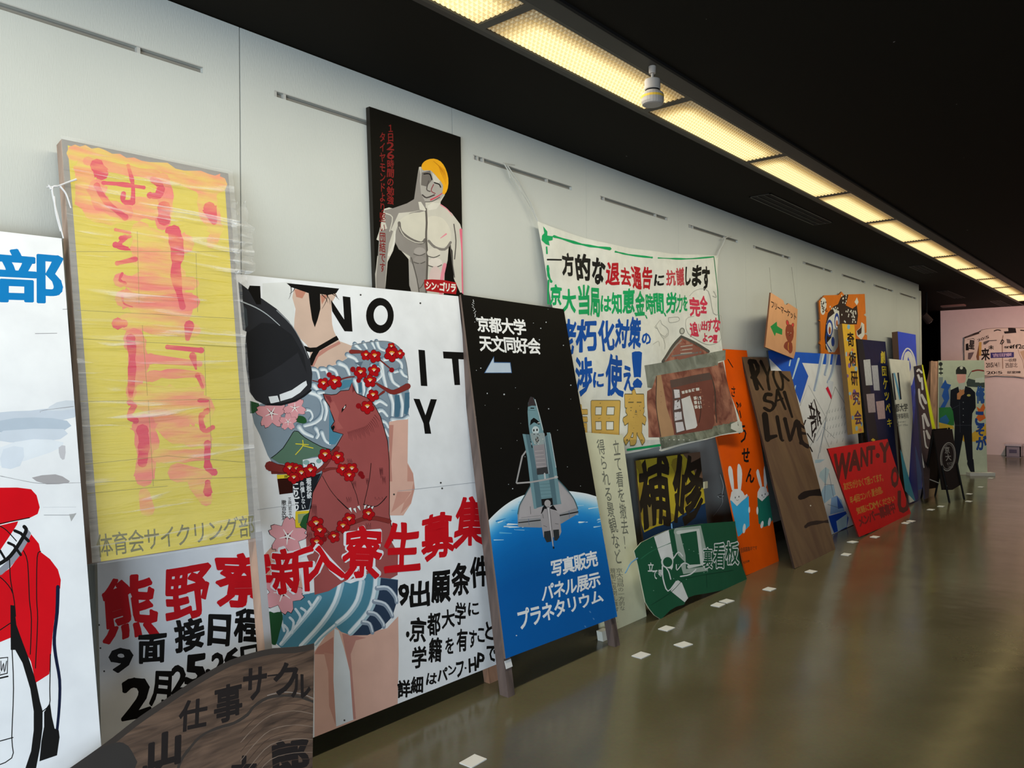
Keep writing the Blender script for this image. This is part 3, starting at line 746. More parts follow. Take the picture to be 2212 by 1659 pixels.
# leaf, cheeks of skirt
B.poly([(185, 1180), (250, 1190), (330, 1180), (345, 1260), (310, 1400), (270, 1530), (210, 1490), (170, 1350)], '#24502f', sm=2)
B.use('D')
B.poly([(0, 30), (100, 60), (110, 120), (40, 170), (0, 170)], '#2d5436')
B.poly([(490, 220), (560, 195), (620, 220), (635, 270), (590, 285), (520, 265)], '#27542f', sm=2)
# temple hill and signs on the back
B.poly([(235, 672), (300, 630), (370, 560), (430, 460), (480, 385), (510, 370), (545, 378), (610, 440), (720, 500), (800, 545), (910, 575), (880, 640), (700, 660), (590, 695), (590, 790), (470, 750), (330, 730)], '#567361')
B.stroke([(235, 672), (370, 560), (480, 385), (510, 370), (545, 378), (610, 440), (800, 545), (910, 575)], 8, K, sm=2)
B.stroke([(512, 512), (655, 522)], 9, '#d9c92e', rag=.2); B.stroke([(590, 472), (588, 540), (510, 632)], 9, '#d9c92e'); B.stroke([(592, 532), (705, 560)], 10, '#d9c92e')
B.poly([(590, 690), (760, 662), (820, 700), (800, 800), (700, 830), (600, 780)], '#d7dadd'); B.ell(630, 720, 36, 28, '#85a7a4'); B.ell(770, 705, 30, 26, '#85a7a4'); B.stroke([(680, 730), (720, 735), (725, 780)], 12, K)
B.poly([(215, 725), (330, 740), (450, 760), (450, 850), (240, 850)], '#6b2b24')
B.poly([(300, 860), (460, 850), (440, 900), (305, 905)], '#dcc732'); B.text('花', [(380, 865), (430, 865), (430, 893), (380, 893)], K, .03, fit=True)
B.poly([(305, 905), (480, 890), (480, 1060), (330, 1080)], '#34150f')
B.poly([(480, 900), (610, 890), (800, 840), (700, 1060), (660, 1250), (520, 1265), (485, 1060)], '#1d2126')
B.text('こりごり', [(470, 945), (550, 945), (555, 1262), (490, 1262)], '#e6e8ea', .05, jit=.6, vert=True)
B.text('弁償しない', [(555, 935), (605, 930), (625, 1245), (580, 1250)], '#d9dcdf', .02, jit=.5, vert=True)
B.text('看板破', [(625, 895), (690, 890), (690, 1120), (640, 1130)], '#d9dcdf', .02, jit=.5, vert=True)
B.poly([(330, 1080), (485, 1062), (495, 1380), (350, 1380)], '#dfe2e6')
B.text('正門前立入', [(425, 1110), (462, 1110), (472, 1360), (435, 1360)], K, .015, jit=.4, vert=True); B.text('撤去反対', [(350, 1140), (405, 1140), (408, 1370), (358, 1370)], K, .02, jit=.4, vert=True)
B.poly([(510, 1268), (662, 1258), (640, 1480), (500, 1480)], '#d9bd2c'); B.poly([(535, 1300), (640, 1290), (560, 1400), (540, 1400)], '#8a9a72'); B.poly([(555, 1420), (600, 1320), (660, 1280), (650, 1470), (600, 1480)], '#27542f', sm=1)
# ---- bear
B.part('painted_bear'); B.use('D'); BR = '#994f4d'
def cv(k, pts):
    o = CR[k]; d = CR['D']; return [((o[0]+x*o[2]-d[0])/d[2], (o[1]+y*o[2]-d[1])/d[2]) for x, y in pts]
P = cv('C', [(400, 905), (520, 920), (600, 910), (660, 860), (785, 848), (830, 738), (872, 850), (905, 900), (1060, 965), (1130, 1030), (1185, 1110), (1260, 1250), (1310, 1420)]) + \
    [(1500, 330), (1540, 480), (1560, 700), (1562, 1000), (1560, 1300), (1590, 1480), (1600, 1600)] + cv('E', [(1480, 420), (1560, 560), (1555, 790), (1480, 830), (1350, 815), (1300, 760), (990, 860), (830, 960), (680, 1000), (670, 760), (600, 600), (590, 400), (600, 250), (640, 60)]) + \
    [(680, 1240), (700, 1060), (800, 860), (900, 600), (970, 530), (1042, 405), (930, 372), (908, 320), (945, 262), (905, 150), (888, 90), (840, 20)]
B.poly(P, BR)
B.stroke(P[-14:]+P[:1], 9, K, sm=0); B.stroke(P[:20], 8, K, sm=0)
B.poly(cv('C', [(512, 1050), (560, 1010), (640, 1180), (620, 1300), (700, 1420), (600, 1440), (575, 1300), (500, 1130)]), '#a65b57')
B.poly(cv('C', [(410, 915), (510, 940), (530, 1010), (505, 1040)]), '#7b3538'); B.poly(cv('C', [(835, 770), (868, 850), (840, 890)]), '#6d2c30')
B.poly(cv('C', [(672, 1190), (680, 1130), (745, 1055), (742, 1100)]), K); B.poly(cv('C', [(700, 1130), (722, 1085), (735, 1085), (720, 1120)]), '#e6e1dc')
B.poly(cv('C', [(515, 1410), (560, 1370), (575, 1400), (555, 1450), (530, 1440)]), K)
for i in range(22):
    x = 770+i*19; y = 1475-i*6-(max(0, i-12)**2)*1.6; B.stroke(cv('C', [(x, y), (x+14+i*1.4, y+50), (x+20+i*3, y+100+(i % 3)*25)]), 6, '#5a2227', w2=2)
for x, y, dx, dy, c in ((1090, 680, 60, 70, 6), (1450, 780, 40, 120, 7), (1150, 930, 40, 90, 5), (1300, 900, 30, 80, 5), (690, 1190, 60, 160, 8), (1480, 880, 40, 90, 5), (1300, 1400, 60, 120, 5), (1080, 1110, 60, 70, 5), (1400, 1110, 120, 40, 6), (640, 1500, 60, 130, 6)):
    for q in range(c): B.stroke([(x+dx*q/c, y+(q % 2)*18), (x+dx*q/c+6, y+dy*(.6+.4*random.random()))], 5, '#4e2024', w2=2, sm=0)
B.stroke([(810, 870), (900, 1030), (1000, 1150), (1090, 1240)], 6, K); B.stroke([(1130, 930), (1190, 1080), (1215, 1190)], 6, K); B.stroke([(1355, 730), (1335, 920), (1275, 1190)], 7, K)
B.stroke([(980, 1130), (1080, 1225), (1100, 1240)], 10, K); B.stroke([(1270, 1190), (1400, 1215), (1480, 1160), (1530, 1100)], 9, K)
for x, y in ((1100, 1235), (1150, 1240), (1195, 1215), (1275, 1205), (1315, 1215), (1355, 1220)):
    B.poly([(x, y), (x+34, y-12), (x+42 if x < 1250 else x+6, y+50)], '#e3e3e0'); B.stroke([(x, y), (x+42 if x < 1250 else x+6, y+50), (x+34, y-12)], 5, K, sm=0)
# ---- branches and blossoms
B.part('painted_blossoms'); BC = '#7c2f2b'
def branch(k, p, wd, w2): B.use(k); B.stroke([p[0]]+p[1:], wd+6, K, w2=w2+5, cap=False); B.stroke(p, wd, BC, w2=w2)
for a in (('C', [(815, 275), (1000, 280), (1080, 310)], 60, 20), ('C', [(1200, 360), (1300, 440), (1430, 550)], 20, 14), ('C', [(1665, 790), (1460, 880), (1330, 830), (1190, 745)], 90, 26), ('C', [(1310, 870), (1200, 950)], 34, 18), ('C', [(660, 690), (760, 660), (870, 645)], 18, 14), ('C', [(240, 705), (340, 730)], 10, 14),
          ('D', [(220, 760), (330, 790), (450, 810)], 110, 50), ('D', [(740, 830), (830, 760), (900, 660), (980, 560)], 34, 50), ('D', [(820, 815), (900, 790), (1000, 790)], 34, 14), ('D', [(760, 1580), (900, 1530), (1100, 1420), (1330, 1340), (1560, 1380)], 26, 50), ('D', [(640, 1410), (750, 1420), (900, 1520)], 20, 20)): branch(*a)
def plum(k, x, y, r, buds=0):
    B.use(k); a0 = random.random()*2
    for q in range(5):
        a = a0+q*2*math.pi/5; B.ell(x+.62*r*math.cos(a), y+.62*r*math.sin(a), r*.47, r*.47, '#3d0d10')
    for q in range(5):
        a = a0+q*2*math.pi/5; B.ell(x+.6*r*math.cos(a), y+.6*r*math.sin(a), r*.42, r*.42, '#a80f16')
    B.ell(x, y, r*.4, r*.4, '#a80f16')
    for q in range(4):
        a = -2.4+q*.55; ex, ey = x+.38*r*math.cos(a), y+.38*r*math.sin(a); B.stroke([(x, y+r*.1), (ex, ey)], r*.08, '#e8d9c4', sm=0); B.ell(ex, ey, r*.09, r*.09, '#e2b22b', n=6)
    B.ell(x+r*.1, y+r*.15, r*.12, r*.1, K, n=6)
for a in ((1040, 330, 75), (1170, 345, 95), (1420, 200, 60), (1425, 315, 110), (1545, 310, 70), (960, 590, 95), (1160, 560, 90), (1100, 715, 95), (1145, 930, 90), (1060, 1105, 100), (405, 755, 90), (575, 730, 105)): plum('C', *a)
for a in ((845, 540, 42), (1425, 548, 38), (490, 620, 40), (930, 1085, 42), (930, 705, 36)): B.use('C').ell(*a, a[2], '#8c1218')
for a in ((445, 790, 75), (525, 800, 70), (575, 845, 75), (675, 815, 75), (490, 895, 65), (840, 640, 75), (985, 665, 72), (1035, 800, 68), (1140, 795, 70), (1110, 870, 66), (740, 1410, 85), (780, 1490, 75), (1110, 1360, 75), (1040, 1440, 75), (1325, 1300, 70), (940, 1555, 65), (745, 1620, 75)): plum('D', *a)
for a in ((1240, 850, 32), (1260, 880, 26), (830, 1580, 30)): B.use('D').ell(*a, a[2], '#7e1318')
def sakura(k, x, y, r, a0=-1.57, sq=1.0):
    B.use(k)
    for col, g in ((K, 1.04), ('#d99aa0', 1.0)):
        for q in range(5):
            a = a0+q*2*math.pi/5; rr = r*g
            def pt(d, t): return (x+(d*math.cos(a)-t*math.sin(a)), y+(d*math.sin(a)+t*math.cos(a))*sq)
            B.poly([pt(0, -.05*rr), pt(.45*rr, -.36*rr), pt(.85*rr, -.28*rr), pt(1.0*rr, -.14*rr), pt(.88*rr, 0), pt(1.0*rr, .14*rr), pt(.85*rr, .28*rr), pt(.45*rr, .36*rr), pt(0, .05*rr)], col)
    B.ell(x, y, r*.16, r*.16, '#6d2730')
    for q in range(5):
        a = a0+.6+q*2*math.pi/5; B.stroke([(x, y), (x+.42*r*math.cos(a), y+.42*r*math.sin(a)*sq)], r*.09, '#ece8e6', w2=r*.03, sm=0)
for a in ((240, 170, 175, -.4), (500, 110, 130, -.9), (425, 265, 100, -1.57)): sakura('D', *a)
B.use('E').poly([(130, 600), (330, 380), (480, 420), (560, 960), (420, 960), (200, 900)], '#cfa08f')
for a in ((395, 385, 205, -1.45), (345, 980, 225, -1.2)): sakura('E', *a)
# ---- black hat like shape
B.part('painted_hat'); B.use('A')
B.poly([(45, 150), (110, 200), (200, 260), (300, 330), (380, 410), (440, 500), (490, 590), (520, 660), (536, 760), (530, 850), (500, 900), (430, 945), (330, 972), (230, 970), (160, 935), (120, 880), (95, 700), (90, 560), (100, 480), (75, 470), (65, 380)], '#2c2d31')
B.poly([(100, 490), (200, 420), (300, 430), (400, 500), (480, 640), (500, 760), (440, 620), (330, 700), (200, 780), (120, 800)], '#232427')
B.stroke([(65, 280), (160, 320), (240, 370), (320, 440)], 9, '#aab2b8', w2=4); B.stroke([(300, 340), (400, 440), (470, 560), (510, 660)], 6, '#8b9196', w2=3)
B.poly([(245, 912), (305, 905), (318, 945), (260, 958)], '#dde2e6'); B.poly([(318, 898), (400, 868), (470, 820), (495, 806), (502, 835), (455, 885), (400, 920), (325, 942)], '#dde2e6', sm=1)
B.stroke([(240, 962), (340, 960), (450, 925), (525, 870)], 14, '#1b1c1f')
B.poly([(75, 300), (100, 330), (110, 440), (85, 470)], '#3e464c')
# ---- printed block letters
B.part('block_letter'); B.use('A')
B.poly([(120, 175), (190, 178), (196, 300), (165, 300), (110, 200)], K)
B.part('block_letter'); B.poly([(738, 245), (788, 252), (803, 480), (750, 478), (668, 345), (660, 268), (748, 400)], K)
B.part('block_letter'); o = [(985+92*math.cos(a), 374+118*math.sin(a)) for a in [2*math.pi*i/28 for i in range(28)]]; i_ = [(990+47*math.cos(a), 372+66*math.sin(a)) for a in [2*math.pi*i/28 for i in range(28)]]
for q in range(28): B.same = q > 0; B.poly([o[q], o[(q+1) % 28], i_[(q+1) % 28], i_[q]], K)
B.same = False
B.part('block_letter'); B.poly([(1240, 600), (1283, 604), (1300, 842), (1257, 840)], K); B.part('block_letter'); B.poly([(1403, 612), (1540, 618), (1542, 665), (1407, 658)], K); B.poly([(1462, 658), (1506, 662), (1517, 835), (1480, 835)], K)
B.part('block_letter'); B.poly([(1207, 925), (1248, 928), (1287, 1035), (1322, 928), (1363, 930), (1312, 1085), (1325, 1158), (1283, 1158), (1274, 1090)], K)
# ---- red and black calligraphy
B.part('red_calligraphy'); RC = '#c4131d'
def halo(k, ch, box, sl):
    B.use(k); B.chars([(ch,)+box+(sl,)], '#dde1e6', .055, nb=8)
halo('E', '入', (560, 470, 1000, 850), .1); halo('E', '寮', (970, 290, 1400, 830), .08); halo('E', '新', (220, 500, 680, 980), .05)
B.use('H').chars([('熊', 610, 515, 945, 890, .12), ('野', 980, 455, 1265, 770, .12), ('寮', 1275, 370, 1630, 690, .1)], RC, .032, nb=8, hand=.03)
B.use('E').chars([('新', 220, 500, 680, 980, .05), ('入', 560, 470, 1000, 850, .1), ('寮', 970, 290, 1400, 830, .08)], RC, .032, nb=8, hand=.03)
B.use('F').chars([('生', 885, 240, 1095, 520, .12), ('募', 1095, 190, 1290, 450, .12), ('集', 1290, 95, 1480, 375, .15)], RC, .032, nb=8, hand=.03)
B.part('black_calligraphy')
B.use('H').chars([('9', 660, 945, 785, 1085, .1), ('面', 820, 865, 995, 1030, .12), ('接', 1030, 765, 1230, 955, .12), ('日', 1250, 745, 1375, 925, .1), ('程', 1395, 710, 1570, 905, .1),
                  ('2', 735, 1120, 900, 1360, .2), ('月', 905, 1085, 1020, 1280, .15), ('2', 1030, 1050, 1115, 1210, .15), ('5', 1115, 985, 1225, 1160, .15), ('2', 1265, 975, 1345, 1110, .15), ('6', 1350, 940, 1430, 1060, .1), ('日', 1440, 925, 1560, 1060, .1)], K, .04, jit=1, hand=.02)
B.ell(1245, 1080, 16, 14, K)
B.part('black_calligraphy').use('F').chars([('9', 968, 595, 1025, 715, .1), ('出', 1035, 575, 1145, 730, .15), ('願', 1150, 520, 1275, 700, .15), ('条', 1275, 475, 1380, 660, .12), ('件', 1385, 435, 1490, 610, .1)], K, .035, jit=1, hand=.02)
B.part('black_calligraphy'); B.chars([('・', 1010, 870, 1030, 900), ('京', 1035, 790, 1125, 930, .12), ('都', 1130, 760, 1215, 890, .12), ('大', 1218, 740, 1290, 850, .1), ('学', 1292, 700, 1360, 830, .1), ('に', 1372, 700, 1430, 775, .1)], K, .03, jit=1, hand=.02)
B.part('black_calligraphy'); B.chars([('学', 1045, 955, 1130, 1080, .15), ('籍', 1138, 905, 1222, 1045, .15), ('を', 1235, 905, 1290, 1000, .1), ('有', 1300, 855, 1370, 985, .1), ('す', 1373, 860, 1420, 965, .1), ('こ', 1425, 850, 1465, 930, .1), ('と', 1470, 815, 1520, 915, .1)], K, .03, jit=1, hand=.02)
B.part('black_calligraphy'); B.chars([('詳', 962, 1150, 1035, 1250, .15), ('細', 1038, 1130, 1110, 1225, .15), ('は', 1128, 1110, 1190, 1175, .15), ('パ', 1192, 1080, 1250, 1155, .1), ('ン', 1255, 1065, 1300, 1120, .1), ('フ', 1300, 1045, 1345, 1130, .1), ('H', 1375, 1020, 1415, 1100, .1), ('P', 1420, 995, 1465, 1080, .1), ('で', 1475, 950, 1535, 1040, .1)], K, .035, jit=1, hand=.02)
B.ell(1355, 1080, 6, 6, K)
B.part('joint_line'); B.use('px'); B.stroke([(860, 1061), (1046, 1040)], .9, '#9a9ea4', sm=0); B.stroke([(556, 1101), (640, 1090)], .9, '#9a9ea4', sm=0)
for p in ((779, 637), (908, 655), (1090, 600), (952, 1043), (955, 1055), (851, 1068), (744, 1556), (1012, 1466), (214, 1350), (217, 1400), (225, 1450)): B.ell(p[0], p[1], 2.2, 2.2, '#3a3836', n=6)
B.flush()
# stub foot and hidden foot
def foot(B, p, wpx, z1, m, name='foot'):
    P = hitZ(p, 0); Q = hitZ((p[0]+wpx, p[1]-wpx*.45), 0); w_ = max(.02, abs(Q.x-P.x)); mb = MB()
    d = Vector((0, -B.n.z, B.n.y)); d = d if d.z > 0 else -d; d *= z1/d.z
    mb.box(P, (w_, 0, 0), (0, .035, 0), d, m); mb.build(name, B.root)
foot(B, (1058, 1477), 20, .16, wood('#b08468', stretch=(6, 6, 1)))

# ---- yellow wrapped cycling board
sf, n = lean(.63, (145, 305), .07)
B = Board('wrapped_signboard', 'tall yellow signboard with blurred red brushwork wrapped in clear plastic film', 'signboard', sf,
          [(133, 300), (493, 375), (554, 1160), (199, 1215)], gain=1.0); B.n = n; B.back = .045
TAPE = mat('#8b8781', rough=.5); WP = wood('#c9a58c', stretch=(6, 6, 1), rough=.4)
B.clip = [(133, 300), (493, 375), (553, 1162), (199, 1216)]
B.panel('#dcc832', m=mat('#d2be40', 1.0, var=.12, scale=5), ms=wood('#b59a88', stretch=(6, 6, 1)))
B.part('tape_border')
B.poly([(133, 300), (493, 375), (495, 392), (146, 314)], TAPE); B.poly([(133, 300), (146, 312), (218, 1213), (199, 1216)], TAPE); B.poly([(484, 380), (493, 375), (554, 1162), (541, 1164)], TAPE)
B.part('painted_brushwork'); B.use('I')
OR1, OR2, RD = None, None, None
random.seed(7)
def smear(ha, hb, lo, hi):
    m, N, L, b = node_mat('smeared_paint'); b.inputs['Roughness'].default_value = .5
    tc = N.new('ShaderNodeTexCoord'); mp = N.new('ShaderNodeMapping'); mp.inputs['Scale'].default_value = (3, 10, 16); L.new(tc.outputs['Object'], mp.inputs[0])
    no = N.new('ShaderNodeTexNoise'); no.inputs['Scale'].default_value = 1.6; no.inputs['Detail'].default_value = 6; L.new(mp.outputs[0], no.inputs['Vector'])
    cr = N.new('ShaderNodeValToRGB'); cr.color_ramp.elements[0].position = lo; cr.color_ramp.elements[0].color = hexlin(ha)+(1,)
    cr.color_ramp.elements[1].position = hi; cr.color_ramp.elements[1].color = hexlin(hb)+(1,)
    L.new(no.outputs['Fac'], cr.inputs[0]); L.new(cr.outputs[0], b.inputs['Base Color']); return m
def blot(pts, wd, h, w2=None): B.stroke(pts, wd, h, sm=4, w2=w2, rag=.28)
OR1, OR2, RD = smear('#d6bd4a', '#e08a62', .36, .60), smear('#dba35a', '#de7262', .35, .6), smear('#e08a55', '#cf2f48', .32, .52)
B.use('J')
blot([(480, 980), (620, 1000), (800, 1050), (1000, 1090), (1220, 1150), (1400, 1180)], 110, OR1)
blot([(560, 1060), (540, 1200), (600, 1330), (760, 1370), (900, 1330), (1040, 1340)], 150, OR1); blot([(1330, 1190), (1330, 1330), (1380, 1470), (1350, 1560)], 150, OR1, 60)
blot([(560, 1030), (760, 1080), (1000, 1120)], 60, OR2); blot([(1040, 1150), (1060, 1300), (1040, 1430)], 90, OR2); blot([(620, 1200), (650, 1300), (800, 1360)], 110, OR2)
blot([(620, 1060), (650, 1110)], 90, RD); blot([(820, 1060), (850, 1180), (850, 1290)], 26, RD); blot([(660, 1170), (780, 1180), (920, 1200)], 26, RD); blot([(790, 1240), (790, 1290), (850, 1295)], 34, RD)
blot([(980, 1150), (1030, 1190), (1010, 1250), (960, 1250)], 44, RD); blot([(620, 1190), (680, 1290), (800, 1390)], 46, RD); blot([(1050, 1330), (1050, 1400)], 90, RD); blot([(1340, 1330), (1370, 1420)], 80, RD, 40)
blot([(740, 1470), (830, 1490)], 24, RD); blot([(800, 1520), (760, 1580), (850, 1600)], 40, RD, 14); blot([(1090, 1480), (1120, 1600), (1130, 1659)], 70, RD); blot([(900, 1480), (960, 1540), (1180, 1560)], 130, OR1)
B.use('I')
for p, w1, c, w2 in (([(900, 100), (950, 250), (930, 420), (1000, 480)], 250, OR1, 300), ([(720, 290), (860, 310), (1160, 310)], 90, OR2, 60), ([(740, 400), (900, 420), (1150, 420)], 110, OR2, 90), ([(760, 540), (900, 560), (1160, 590)], 110, OR1, 80),
        ([(800, 640), (830, 800), (790, 980)], 130, OR2, 70), ([(900, 760), (1190, 790)], 70, OR2, 40), ([(880, 870), (1000, 850), (1190, 860), (1210, 930)], 60, OR2, 30), ([(840, 940), (1000, 960), (1180, 950)], 60, OR1, 50),
        ([(860, 1010), (1000, 1010), (1190, 1060)], 130, OR1, 190), ([(1000, 1080), (1080, 1200), (1220, 1240)], 240, OR1, 100), ([(860, 1160), (880, 1300), (860, 1470)], 150, OR2, 110), ([(950, 1340), (1100, 1340), (1220, 1330)], 90, OR1, 60), ([(1060, 1440), (1240, 1460)], 120, OR1, 60), ([(1180, 1500), (1230, 1600)], 120, OR1, 80), ([(860, 1560), (880, 1659)], 60, OR1, 90),
        ([(1040, 0), (1060, 130), (1050, 260), (1090, 450)], 80, RD, 40), ([(690, 80), (760, 100)], 40, RD, 20), ([(700, 190), (810, 165)], 30, RD, 30), ([(720, 40), (780, 30)], 26, RD, 14), ([(730, 250), (715, 290), (750, 310)], 16, RD, 16), ([(730, 380), (740, 430), (790, 450)], 14, RD, 8), ([(700, 550), (740, 550)], 70, RD, 50),
        ([(1130, 560), (1120, 640)], 60, RD, 30), ([(780, 640), (790, 760), (780, 980)], 60, RD, 30), ([(1000, 690), (1200, 710)], 30, RD, 40), ([(1150, 740), (1170, 820)], 40, RD, 14), ([(1180, 860), (1210, 930)], 34, RD, 18), ([(770, 1020), (800, 1040), (770, 1100), (810, 1130)], 30, RD, 40),
        ([(1190, 1010), (1240, 1010)], 24, RD, 18), ([(1240, 1070), (1200, 1110), (1220, 1190), (1270, 1170)], 34, RD, 30), ([(850, 1190), (860, 1260), (850, 1380)], 80, RD, 60), ([(1240, 1270), (1240, 1400), (1280, 1440)], 50, RD, 40), ([(1240, 1500), (1240, 1560)], 36, RD, 50)):
    blot(p, w1, c, w2)
B.part('painted_lettering', 'thin dark lettering along the bottom')
B.use('H').text('体育会サイクリング部', [(572, 262), (1520, 140), (1526, 272), (585, 402)], '#6d6838', .008, jit=.2)
B.flush()
# crease lines of the cloth
B.part('fold_lines'); B.use('I')
for p in ([(820, 0), (830, 430)], [(850, 560), (880, 980)], [(885, 1010), (915, 1520)], [(1170, 130), (1180, 480)], [(1220, 690), (1230, 980)], [(1250, 1010), (1262, 1300)], [(430, 120), (1390, 120)], [(460, 470), (1410, 520)], [(470, 640), (1420, 690)], [(480, 1015), (1450, 1000)], [(510, 1390), (1000, 1340), (1480, 1380)], [(510, 1500), (1500, 1465)], [(520, 1565), (1000, 1520)]):
    B.stroke(p, 2.6, '#8e8432', sm=0)
B.flush()
# wooden legs under the cloth
def leg_strip(B, a, b, wd, dep, m, name, up_=0.0):
    B.bar(a, b, wd, -dep, m, name)
def wrapped_leg(a, b_, wd, name='leg'):
    P0, P1 = B.surf(a), B.surf(b_); dd = (P1-P0).normalized(); fl = P0+dd*(P0.z/-dd.z); mb = MB()
    mb.box(P0, fl-P0, (wd, 0, 0), -B.n*.05, WP)
    o = P0+B.n*.001; mb.box(o, fl-P0, (wd, 0, 0), -B.n*.002, mat('#a5a3a4', rough=.3)); mb.build(name, B.root)
wrapped_leg((551, 1150), (573, 1408), .026); wrapped_leg((150, 1150), (172, 1408), .026)
# clear film
m, N, L, b = node_mat('plastic_film')
b.inputs['Base Color'].default_value = (.95, .96, .97, 1); b.inputs['Roughness'].default_value = .12; b.inputs['Specular IOR Level'].default_value = .9
tc = N.new('ShaderNodeTexCoord')
def stretched(sx, sy, sz, scale, rot=0):
    mp = N.new('ShaderNodeMapping'); mp.inputs['Scale'].default_value = (sx, sy, sz); mp.inputs['Rotation'].default_value = (0, rot, 0); L.new(tc.outputs['Object'], mp.inputs[0])
    no = N.new('ShaderNodeTexNoise'); no.inputs['Scale'].default_value = scale; no.inputs['Detail'].default_value = 4; no.inputs['Distortion'].default_value = 1.2
    L.new(mp.outputs[0], no.inputs['Vector']); return no.outputs['Fac']
h1 = stretched(2.2, 10, 26, 1.0, .05); h2 = stretched(30, 8, 3, 1.0, -.08)
sz = N.new('ShaderNodeSeparateXYZ'); L.new(tc.outputs['Object'], sz.inputs[0])
zr = N.new('ShaderNodeMapRange'); zr.inputs['From Min'].default_value = -.35; zr.inputs['From Max'].default_value = .0; L.new(sz.outputs['Z'], zr.inputs['Value'])
mx = N.new('ShaderNodeMix'); mx.data_type = 'FLOAT'; L.new(zr.outputs[0], mx.inputs['Factor']); L.new(h2, mx.inputs['A']); L.new(h1, mx.inputs['B'])
bp = N.new('ShaderNodeBump'); bp.inputs['Strength'].default_value = 1.0; bp.inputs['Distance'].default_value = .03; L.new(mx.outputs['Result'], bp.inputs['Height']); L.new(bp.outputs[0], b.inputs['Normal'])
cr = N.new('ShaderNodeValToRGB'); cr.color_ramp.elements[0].position = .58; cr.color_ramp.elements[0].color = (.10, .10, .10, 1); cr.color_ramp.elements[1].position = .76; cr.color_ramp.elements[1].color = (.6, .6, .6, 1)
L.new(mx.outputs['Result'], cr.inputs[0])
tr = N.new('ShaderNodeBsdfTransparent'); ms = N.new('ShaderNodeMixShader'); L.new(cr.outputs[0], ms.inputs[0]); L.new(tr.outputs[0], ms.inputs[1]); L.new(b.outputs[0], ms.inputs[2])
L.new(ms.outputs[0], N['Material Output'].inputs['Surface']); FILM = m
def film(B, q, nx, ny, amp, off, name='plastic_film', bumps=True):
    mb = MB(); vs = []; rnd = random.Random(3)
    for j in range(ny+1):
        for i in range(nx+1):
            u, v = i/nx, j/ny
            a = (q[0][0]+(q[1][0]-q[0][0])*u, q[0][1]+(q[1][1]-q[0][1])*u); b_ = (q[3][0]+(q[2][0]-q[3][0])*u, q[3][1]+(q[2][1]-q[3][1])*u)
            P = B.surf((a[0]+(b_[0]-a[0])*v, a[1]+(b_[1]-a[1])*v))
            vs.append(P+B.n*(off+amp*(math.sin(v*60+u*3)*.4+math.sin(v*131+u*9)*.3+rnd.uniform(-.3, .3))))
    fs = [(j*(nx+1)+i, (j+1)*(nx+1)+i, (j+1)*(nx+1)+i+1, j*(nx+1)+i+1) for j in range(ny) for i in range(nx)]
    mb.add(vs, fs, FILM); return mb.build(name, B.root, smooth=True)
film(B, [(128, 296), (500, 372), (562, 1168), (196, 1222)], 24, 90, .0035, .011)
# loose film crumpled at the right edge, white strings at the left
mb = MB(); rnd = random.Random(5); pts = []
for i in range(15):
    t = i/14; y = 440+t*170
    for k in range(5):
        x = 494+k*8+t*10+rnd.uniform(-5, 5)+(10 if .1 < t < .9 and k == 4 else 0)
        pts.append(B.surf((x, y+rnd.uniform(-6, 6)))+B.n*rnd.uniform(.0, .03))
mb.add(pts, [(i*5+k, (i+1)*5+k, (i+1)*5+k+1, i*5+k+1) for i in range(14) for k in range(4)], FILM); mb.build('loose_film', B.root)
mb = MB(); STR = mat('#d5d4d6', rough=.5)
for p in ([(160, 393), (140, 400), (118, 408), (96, 410)], [(118, 408), (108, 412), (112, 440), (122, 480), (132, 520)], [(125, 408), (138, 425), (148, 455)], [(106, 415), (100, 405)], [(112, 430), (116, 465), (126, 505)]):
    mb.tube([B.surf(q)+B.n*.02 for q in smooth(p, 4, False)], .0035, STR, 6, .002)
mb.build('string', B.root)

# ---- white board with red jacket, far left
sf, n = lean(.74, (133, 515), .17)
e0, e1 = sf((133, 515)), sf((218, 1603)); d = (e1-e0).normalized(); low = e0+d*((e0.z-.01)/-d.z)
def topx(P):
    v = P-CAM; w_ = v.dot(fw); return (1106+FPX*v.dot(rt)/w_, 829.5-FPX*v.dot(up)/w_)
lp = topx(low); e2 = sf((0, 505)); tl = topx(e2-Vector((.55, 0, 0))); bl = topx(low-Vector((.72, 0, 0)))
B = Board('club_signboard', 'white club signboard at the left edge with blue character and red jacket figure', 'signboard', sf, [tl, (133, 515), lp, bl], gain=1.0); B.n = n; B.back = .02
B.panel('#e6e8ec', '#4e463c')
B.part('painted_lettering').use('px')
B.text('部', [(-10, 535), (138, 548), (140, 655), (-12, 652)], '#1277b8', .03, fit=True)
B.part('painted_patches').use('I')
for p, c in (([(0, 1080), (180, 1070), (440, 1045), (445, 1110), (200, 1150), (0, 1130)], '#c3ccd8'), ([(0, 1130), (200, 1110), (400, 1130), (380, 1190), (0, 1200)], '#b2bfcd'), ([(20, 1190), (380, 1180), (360, 1240), (150, 1260), (0, 1250)], '#c9d2dd'), ([(0, 1290), (200, 1240), (380, 1260), (300, 1320), (0, 1400)], '#dde3ea'), ([(340, 1020), (440, 1010), (445, 1060), (280, 1070)], '#cdd4dc'), ([(20, 1300), (140, 1290), (120, 1400), (10, 1410)], '#d2dae4'), ([(190, 1470), (330, 1450), (400, 1480), (410, 1500), (280, 1510)], '#a7a4a6'), ([(350, 1290), (390, 1280), (385, 1360), (360, 1350)], '#c0bfc4')): B.poly(p, c, sm=2)
for p in ([(0, 1460), (60, 1472), (200, 1500), (290, 1505), (480, 1500)], [(240, 1080), (260, 1068), (440, 1045)], [(210, 610), (340, 608)], [(375, 465), (440, 462)]): B.stroke(p, 3, '#8a8a8e', rag=.4)
B.part('painted_figure').use('U'); RJ = '#cf0a18'
